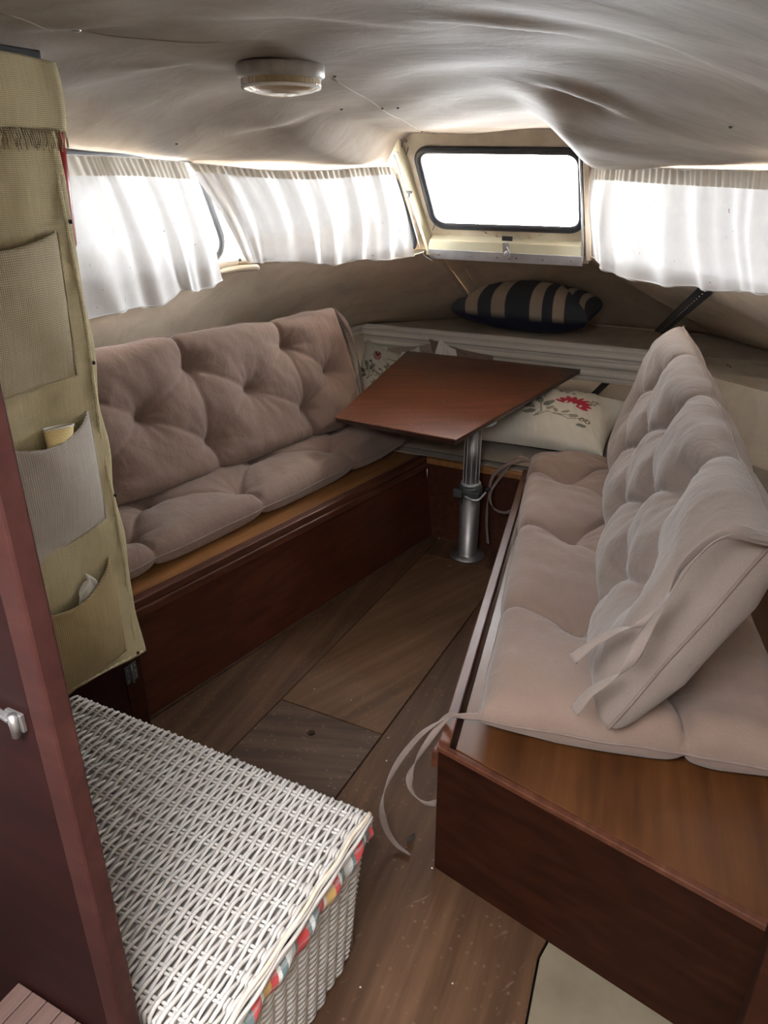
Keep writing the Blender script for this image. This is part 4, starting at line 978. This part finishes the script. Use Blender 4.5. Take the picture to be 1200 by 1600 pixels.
def pocket(px_tl, px_tr, px_br, px_bl, mat, bulge, sagt, lab):
    a, b2, c, d = [OP(*q) for q in (px_tl, px_tr, px_br, px_bl)]; nu, nv = 60, 60; vs = []
    for i in range(nu):
        s = i / (nu - 1)
        for j in range(nv):
            t = j / (nv - 1); p = bil(a, b2, c, d, s, t); ss = abs(math.sin(math.pi * s)) ** .55; mouth = (1 - t)
            z = p.z - sagt * abs(math.sin(math.pi * s)) ** .8 * (1 - t) ** 2
            x = XO + .018 + bulge * ss * (.25 + .75 * math.sin(math.pi * min(1, .35 + .62 * t)) ) * (1 - t ** 6) + .0025 * math.sin(25 * p.y + 14 * p.z) * ss
            vs.append((x, p.y, z))
    o = mesh('pocket', vs, gridfaces(nu, nv), mat, og); o['label'] = lab
    m_ = o.modifiers.new('thick', 'SOLIDIFY'); m_.thickness = .004
    mb = MB(); tube(mb, [Vector(vs[i * nv]) for i in range(nu)], .0035, 6); mb.build('pocket_hem', mat, o, smooth=True)
    mb = MB(); tube(mb, [Vector(vs[(nu - 1) * nv + j]) + V(.002, .004, 0) for j in range(nv)], .005, 6, .003); mb.build('pocket_seam', mat, o, smooth=True)
    return o
pocket((-160, 395), (76, 362), (108, 585), (-130, 660), M['burlap_tan'], .030, .020, 'tan upper pocket')
pocket((2, 702), (126, 642), (155, 808), (38, 890), M['burlap_grey'], .035, .030, 'pale grey middle pocket')
pocket((55, 960), (160, 868), (186, 1014), (86, 1092), M['burlap_brown'], .038, .030, 'brown lower pocket')
# top flap with fringe
nu, nv = 50, 20; vs = []
for i in range(nu):
    for j in range(nv):
        s, t = i / (nu - 1), j / (nv - 1); y = .60 + .645 * s
        z = 1.708 - t * .125 + .004 * math.sin(18 * y); vs.append((XO + .024 + .008 * math.sin(math.pi * t) + .003 * math.sin(30 * y), y, z))
fo = mesh('top_flap', vs, gridfaces(nu, nv), M['burlap'], og); k = fo.modifiers.new('thick', 'SOLIDIFY'); k.thickness = .004
mb = MB()
for i in range(120):
    y = .61 + .63 * i / 119; z = 1.584; L_ = .030 + .012 * random.random(); dy = random.uniform(-.008, .008)
    tube(mb, [V(XO + .025, y, z + .004), V(XO + .03, y + dy * .5, z - L_ * .5), V(XO + .026 + random.uniform(-.002, .004), y + dy, z - L_)], .0014, 4)
fr = mb.build('fringe', M['burlap_tan'], fo, smooth=True); fr['kind'] = 'stuff'
for q in ((70, 112), (101, 346), (138, 565), (172, 771), (207, 1017)):
    a = OP(*q); mb = MB(); lathe(mb, V(XO + .019, min(a.y, 1.222), a.z), [(.0048, 0), (.0042, .004), (.0015, .006)], 12, (1, 0, 0)); mb.build('stud', M['black'], og, smooth=True)
# paper cup and tissue
cp = OP(77, 676); cpx = XO + .032
cu = thing('paper_cup', (cpx, cp.y, cp.z - .07), 'yellow zigzag paper cup in the grey organizer pocket', 'cup')
axis = V(-.05, .10, .99).normalized(); rC = .043
nr, na = 60, 96; vs = []; cs = []
ax = axis; ex = ax.orthogonal().normalized(); ey = ax.cross(ex)
c0_ = V(cpx, cp.y, cp.z) - ax * .078
for i in range(nr):
    h = i / (nr - 1)
    for k in range(na):
        a = 2 * math.pi * k / na; r = rC * (.74 + .26 * h) * .9
        q = c0_ + ax * (h * .095) + (ex * math.cos(a) + ey * math.sin(a)) * r
        q.x = cpx + (q.x - cpx) * .45
        vs.append(q); zz = (h * 14 + abs(((k / 8) % 1) - .5) * 1.6) % 1
        cs.append((.95, .70, .24) if zz < .5 else (.95, .86, .55))
fs = [(i * na + k, i * na + (k + 1) % na, (i + 1) * na + (k + 1) % na, (i + 1) * na + k) for i in range(nr - 1) for k in range(na)] + [tuple(range(na - 1, -1, -1))]
mesh('cup_wall', vs, fs, M['vc'], cu, cols=cs)
mb = MB(); tube(mb, [Vector(vs[(nr - 1) * na + k]) for k in range(0, na, 3)], .0022, 6, closed=True); mb.build('cup_rim', M['pillow_white'], cu, smooth=True)
ti = OP(120, 925); vs = []; nu = nv = 26
for i in range(nu):
    for j in range(nv):
        s, t = i / (nu - 1), j / (nv - 1)
        y = ti.y + (s - .5) * .11 * (1 - .75 * t) + .012 * t; z = ti.z - .045 + .10 * t * (1 - .45 * abs(s - .55))
        vs.append((XO + .036 + .007 * math.sin(9 * s + 5 * t) + .004 * math.sin(17 * s - 11 * t), y, z))
o = mesh('tissue', vs, gridfaces(nu, nv), M['pillow_white']); m_ = o.modifiers.new('t', 'SOLIDIFY'); m_.thickness = .0015
tag(o, 'crumpled white tissue sticking out of the brown organizer pocket', 'tissue')

# ================================================================== WICKER BASKET
bx0, bx1, by0, by1, zt_ = -1.285, -.503, .448, .925, .382
bs = thing('wicker_basket', ((bx0 + bx1) / 2, (by0 + by1) / 2, 0), 'white wicker lidded hamper with tartan cloth lining at the rim', 'basket')
lid = MB(); NS = 11; sp_y = (by1 - by0) / NS; nw = 84
for i in range(nw):
    x = bx0 + .006 + (bx1 - bx0 - .012) * i / (nw - 1); ph = math.pi * (i % 2); pts = []
    off = random.uniform(-.0016, .0016); nn = NS * 5
    pts.append(V(x, by0 - .004, zt_ - .026))
    for j in range(nn + 1):
        y = by0 + (by1 - by0) * j / nn; a = math.pi * (y - by0) / sp_y + ph + .4 * math.sin(i * .35)
        pts.append(V(x + off * math.sin(j * .9 + i) + .0012 * math.sin(a), y, zt_ + .0062 * math.sin(a) + .003 * math.sin(3 * x + 5 * y) + random.uniform(-.0006, .0006)))
    pts.append(V(x, by1 + .005, zt_ - .010)); pts.append(V(x, by1 + .005, zt_ - .028))
    tube(lid, pts, .0037 * random.uniform(.88, 1.1), 5)
lo = lid.build('lid_weave', M['wicker'], bs, smooth=True); lo['kind'] = 'stuff'
for j in range(NS):
    y = by0 + sp_y * (j + .5); mb = MB()
    for dy in (-.004, .004): tube(mb, [V(bx0 + (bx1 - bx0) * k / 20, y + dy + .001 * math.sin(k), zt_ + .003 * math.sin(3 * (bx0 + (bx1 - bx0) * k / 20) + 5 * y)) for k in range(21)], .0030, 6)
    mb.build('lid_stake', M['wicker'], bs, smooth=True)
# wrapped ends of stakes along the right side
mb = MB()
for j in range(NS):
    y = by0 + sp_y * (j + .5)
    for k in range(4):
        x = bx1 - .004 - .0065 * k; tube(mb, [V(x, y - .010, zt_ - .002), V(x, y - .006, zt_ + .0065), V(x, y + .006, zt_ + .0065), V(x, y + .010, zt_ - .002)], .003, 5)
w1 = mb.build('lid_binding', M['wicker'], bs, smooth=True); w1['kind'] = 'stuff'
for k, (dx, dz, mt_) in enumerate(((.004, .002, 'wicker'), (.009, -.005, 'wicker'), (.006, -.012, 'wicker'), (.002, .006, 'wicker_tan'))):
    mb = MB(); tube(mb, [V(bx1 + dx + .0015 * math.sin(q * .7 + k * 2), by0 + (by1 - by0) * q / 40, zt_ + dz + .0015 * math.sin(q * .5 + k)) for q in range(41)], .0038, 7)
    mb.build('rim_rod', M[mt_], bs, smooth=True)
for k in range(4):
    mb = MB(); tube(mb, [V(bx0 + (bx1 - bx0) * q / 60, by1 + .006 + .0015 * math.sin(q * .7 + k), zt_ - .010 - .006 * k) for q in range(61)], .0035, 6); mb.build('rim_rod', M['wicker'], bs, smooth=True)
# dark board added under the lid weave as shade in its gaps
MB().box(bx0 + .01, bx1 - .008, by0 + .008, by1 - .008, zt_ - .022, zt_ - .012).build('lid_gap_shade', M['lining'], bs)
# tartan lining folded over the rim
def tart(y, z):
    q = (y * 1.0) % .19 / .19
    for a, b2, c in ((0, .16, (.62, .63, .62)), (.16, .20, (.13, .17, .17)), (.20, .34, (.50, .06, .06)), (.34, .38, (.13, .17, .17)), (.38, .43, (.62, .63, .62)), (.43, .52, (.14, .19, .19)), (.52, .64, (.55, .08, .08)),
                     (.64, .68, (.65, .63, .58)), (.68, .80, (.55, .34, .12)), (.80, .88, (.5, .07, .07)), (.88, .92, (.62, .62, .6)), (.92, 1.01, (.14, .19, .19))):
        if a <= q < b2: base = np.array(c); break
    if .352 < z < .357 or .335 < z < .338: base = base * .5 + np.array((.35, .36, .36)) * .5
    return base
def band(poly, nrmv, name):
    vs = []; cs = []; n = 400; mz = 26; a, b2 = [Vector(p) for p in poly]; nv_ = Vector(nrmv); L_ = (b2 - a).length
    for i in range(n):
        p = a.lerp(b2, i / (n - 1))
        for j in range(mz):
            t = j / (mz - 1); z = .366 - .056 * t - .006 * math.sin(i * .045) * t
            k = .008 + .016 * math.sin(math.pi * min(1, t * .9 + .08)) + .004 * math.sin(i * .09 + 3 * t)
            q = p + nv_ * k; q.z = z; vs.append(q); cs.append(tart((i / n * L_) + .012 * t + .2, z))
    return mesh(name, vs, gridfaces(n, mz), M['vc'], bs, cols=cs)
b1 = band([(bx1 - .012, by0, 0), (bx1 - .012, by1, 0)], (1, 0, 0), 'tartan_band'); band([(bx1, by1 - .012, 0), (bx0, by1 - .012, 0)], (0, 1, 0), 'tartan_band')
# woven body: horizontal weavers round vertical stakes, slightly narrower at the foot
bd = MB(); nz_ = 42; per = 13
def foot(t): return .022 * t
for i in range(nz_):
    t = i / (nz_ - 1); z = .325 - .318 * t; f_ = foot(t); pts = []
    x0, x1, y0_, y1_ = bx0 + f_, bx1 - .010 - f_, by0 + f_, by1 - .008 - f_ * 1.6
    path = []
    for k in range(66): path.append((x1, y0_ + (y1_ - y0_) * k / 66, 1, 0))
    for k in range(90): path.append((x1 - (x1 - x0) * k / 90, y1_, 0, 1))
    for k in range(30): path.append((x0, y1_ - (y1_ - y0_) * k / 30, -1, 0))
    for k in range(40): path.append((x0 + (x1 - x0) * k / 40, y0_, 0, -1))
    for k, (x, y, nx_, ny_) in enumerate(path):
        L_ = y if nx_ else x; a = math.pi * L_ / .036 + math.pi * (i % 2)
        pts.append(V(x + nx_ * .0055 * math.sin(a), y + ny_ * .0055 * math.sin(a), z + .0012 * math.cos(a * 1.0)))
    tube(bd, pts, .0038, 5, closed=True)
bo = bd.build('body_weave', M['wicker'], bs, smooth=True); bo['kind'] = 'stuff'
mb = MB(); n_ = 0
for k in range(13):
    y = by0 + .018 + .036 * k
    if y < by1 - .02: tube(mb, [V(bx1 - .010, y, .33), V(bx1 - .032, y, .006)], .0035, 6)
for k in range(21):
    x = bx0 + .018 + .036 * k; tube(mb, [V(x, by1 - .008, .33), V(x, by1 - .043, .006)], .0035, 6)
so_ = mb.build('body_stakes', M['wicker'], bs, smooth=True); so_['kind'] = 'stuff'
MB().hexa([(bx0 + .04, by0 + .04, .004), (bx1 - .05, by0 + .04, .004), (bx1 - .05, by1 - .06, .004), (bx0 + .04, by1 - .06, .004), (bx0 + .015, by0 + .015, .33), (bx1 - .022, by0 + .015, .33), (bx1 - .022, by1 - .022, .33), (bx0 + .015, by1 - .022, .33)]).build('cloth_liner', M['lining'], bs)

# ================================================================== FOREGROUND DOOR, STEP, POST
yd = .400; xe_ = -.600
dd = thing('cabin_door', (-.9, yd, .385), 'dark red mahogany door in the left foreground with a chrome catch', 'door')
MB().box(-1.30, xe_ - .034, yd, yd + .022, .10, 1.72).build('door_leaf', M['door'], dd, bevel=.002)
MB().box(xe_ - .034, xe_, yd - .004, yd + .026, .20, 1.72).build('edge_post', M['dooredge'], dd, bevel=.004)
cb = PY(28, 1122, yd)
MB().box(cb.x - .012, cb.x + .014, yd - .006, yd - .0005, cb.z - .012, cb.z + .012).build('catch_plate', M['alu_dull'], dd, bevel=.001)
mb = MB(); tube(mb, [V(cb.x + .006, yd - .010, cb.z - .016), V(cb.x + .006, yd - .010, cb.z + .014)], .005, 10); mb.build('catch_barrel', M['alu_dull'], dd, smooth=True)
mb = MB(); mb.bar(V(cb.x - .045, yd - .006, cb.z + .010), V(cb.x - .002, yd - .008, cb.z + .002), .008, .005); mb.build('catch_arm', M['alu_dull'], dd, bevel=.001)
st = thing('step', (-.85, .3, .36), 'pale slatted wooden step below the red door at the bottom left', 'step')
for k in range(6):
    x = -.823 + .031 * k
    MB().box(x, x + .029, .02, .396, .366, .385).build('slat', M['slat'], st, bevel=.0015)
MB().box(-.82, -.65, .03, .39, .0, .364).build('step_base', M['mahog_end'], st)

jp = PY(1176, 1550, .80)
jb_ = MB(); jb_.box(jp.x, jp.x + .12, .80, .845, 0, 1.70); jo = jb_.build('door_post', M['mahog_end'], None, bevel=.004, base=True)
tag(jo, 'dark mahogany post at the lower right corner beside the right berth end', 'post')
# ================================================================== STRAP
s0 = PZ(1030, 519, Zs + .012)
s1 = PP(1108, 448, (-.40, 2.93, 1.19), V(-.3, .27, 0).cross(V(.6, .83, -.475))); s1 += (CAM - s1).normalized() * .04
st_ = thing('ribbed_strap', s0, 'black ribbed strap slanting across the liner behind the right back cushion', 'strap')
WN = V(-.3, .27, 0).cross(V(.6, .83, -.475)).normalized()
if WN.dot(CAM - s0) < 0: WN = -WN
def strap(a, b_, w_, name):
    mb = MB(); n = 44; d = (b_ - a); up0 = (CAM - (a + b_) / 2).normalized(); sd = d.normalized().cross(WN).normalized(); vs = []
    for i in range(n * 2 + 1):
        p = a.lerp(b_, i / (n * 2)); k = w_ / 2 * (1.0 if i % 2 else .90)
        nn = WN; h = .006 if i % 2 else .003
        vs += [p + sd * k, p + sd * k + nn * h, p - sd * k + nn * h, p - sd * k]
    fs = [(4 * i + q, 4 * i + (q + 1) % 4, 4 * i + 4 + (q + 1) % 4, 4 * i + 4 + q) for i in range(n * 2) for q in range(4)] + [(0, 1, 2, 3), (8 * n + 3, 8 * n + 2, 8 * n + 1, 8 * n)]
    mb.add(vs, fs); return mb.build(name, M['rubber'], st_), sd
bnd, sd = strap(s0, s1, .055, 'band')
mb = MB()
for i in range(1, 26):
    p = s0.lerp(s1, i / 26) + WN * .006; lathe(mb, p, [(.0028, 0), (.002, .002)], 6, WN)
o = mb.build('stitching', M['pillow_white'], bnd); o['kind'] = 'stuff' 
strap(PY(968, 578, 4.02), PY(922, 622, 4.0), .06, 'band')

# ================================================================== FLOOR LITTER
lf = PZ(641, 1312, .004); vs = []
for i in range(9):
    for j in range(5):
        s, t = i / 8, j / 4 - .5; wd = .009 * math.sin(math.pi * min(.98, s + .04)) ; vs.append((lf.x + t * 2 * wd + .004 * s, lf.y + (s - .5) * .034, .006 + .006 * s + .006 * abs(t) + .003 * math.sin(6 * s)))
o = mesh('dried_leaf', vs, gridfaces(9, 5), plain('leaf_brown', (.035, .022, .014), .8)); o.modifiers.new('t', 'SOLIDIFY').thickness = .0012
tag(o, 'small dark dried leaf on the floor beside the hanging tie', 'leaf')
crumb_places = ['beside the loop of the hanging tie', 'in the foreground beside the cream board', 'on the cross joint corner of the centre board', 'in the foreground beside the wicker hamper', 'at the foot of the right berth corner', 'on the lighter centre board near its lower joint',
                'on the lighter centre board at its left joint']
for k, q in enumerate(((604, 1189), (707, 1537), (607, 1153), (563, 1543), (675, 1357), (549, 1094), (491, 1077))):
    p_ = PZ(*q, 0); mb = MB(); r = random.uniform(.0018, .0032)
    lathe(mb, (p_.x, p_.y, 0), [(r * .7, .0002), (r, r * .4), (r * .7, r * .9), (r * .2, r)], 6)
    o = mb.build('crumb', M['wicker'] if k % 2 == 0 else M['pillow_beige'], None); tag(o, 'tiny pale crumb ' + crumb_places[k], 'crumb', 'crumbs on the floor boards')

for o in bpy.data.objects:
    c = o.get('category')
    if c == 'curtain': o['group'] = 'white curtains at the cabin windows'
    elif c == 'cushion': o['group'] = 'mauve tufted bench cushions'
    elif c == 'berth' and o.name.startswith('side_berth'): o['group'] = 'side berths'
    elif o.name.startswith('floral_pillow'): o['group'] = 'floral pillows on the bow berth'
    elif o.name.startswith('white_pillow'): o['group'] = 'white pillows behind the table'
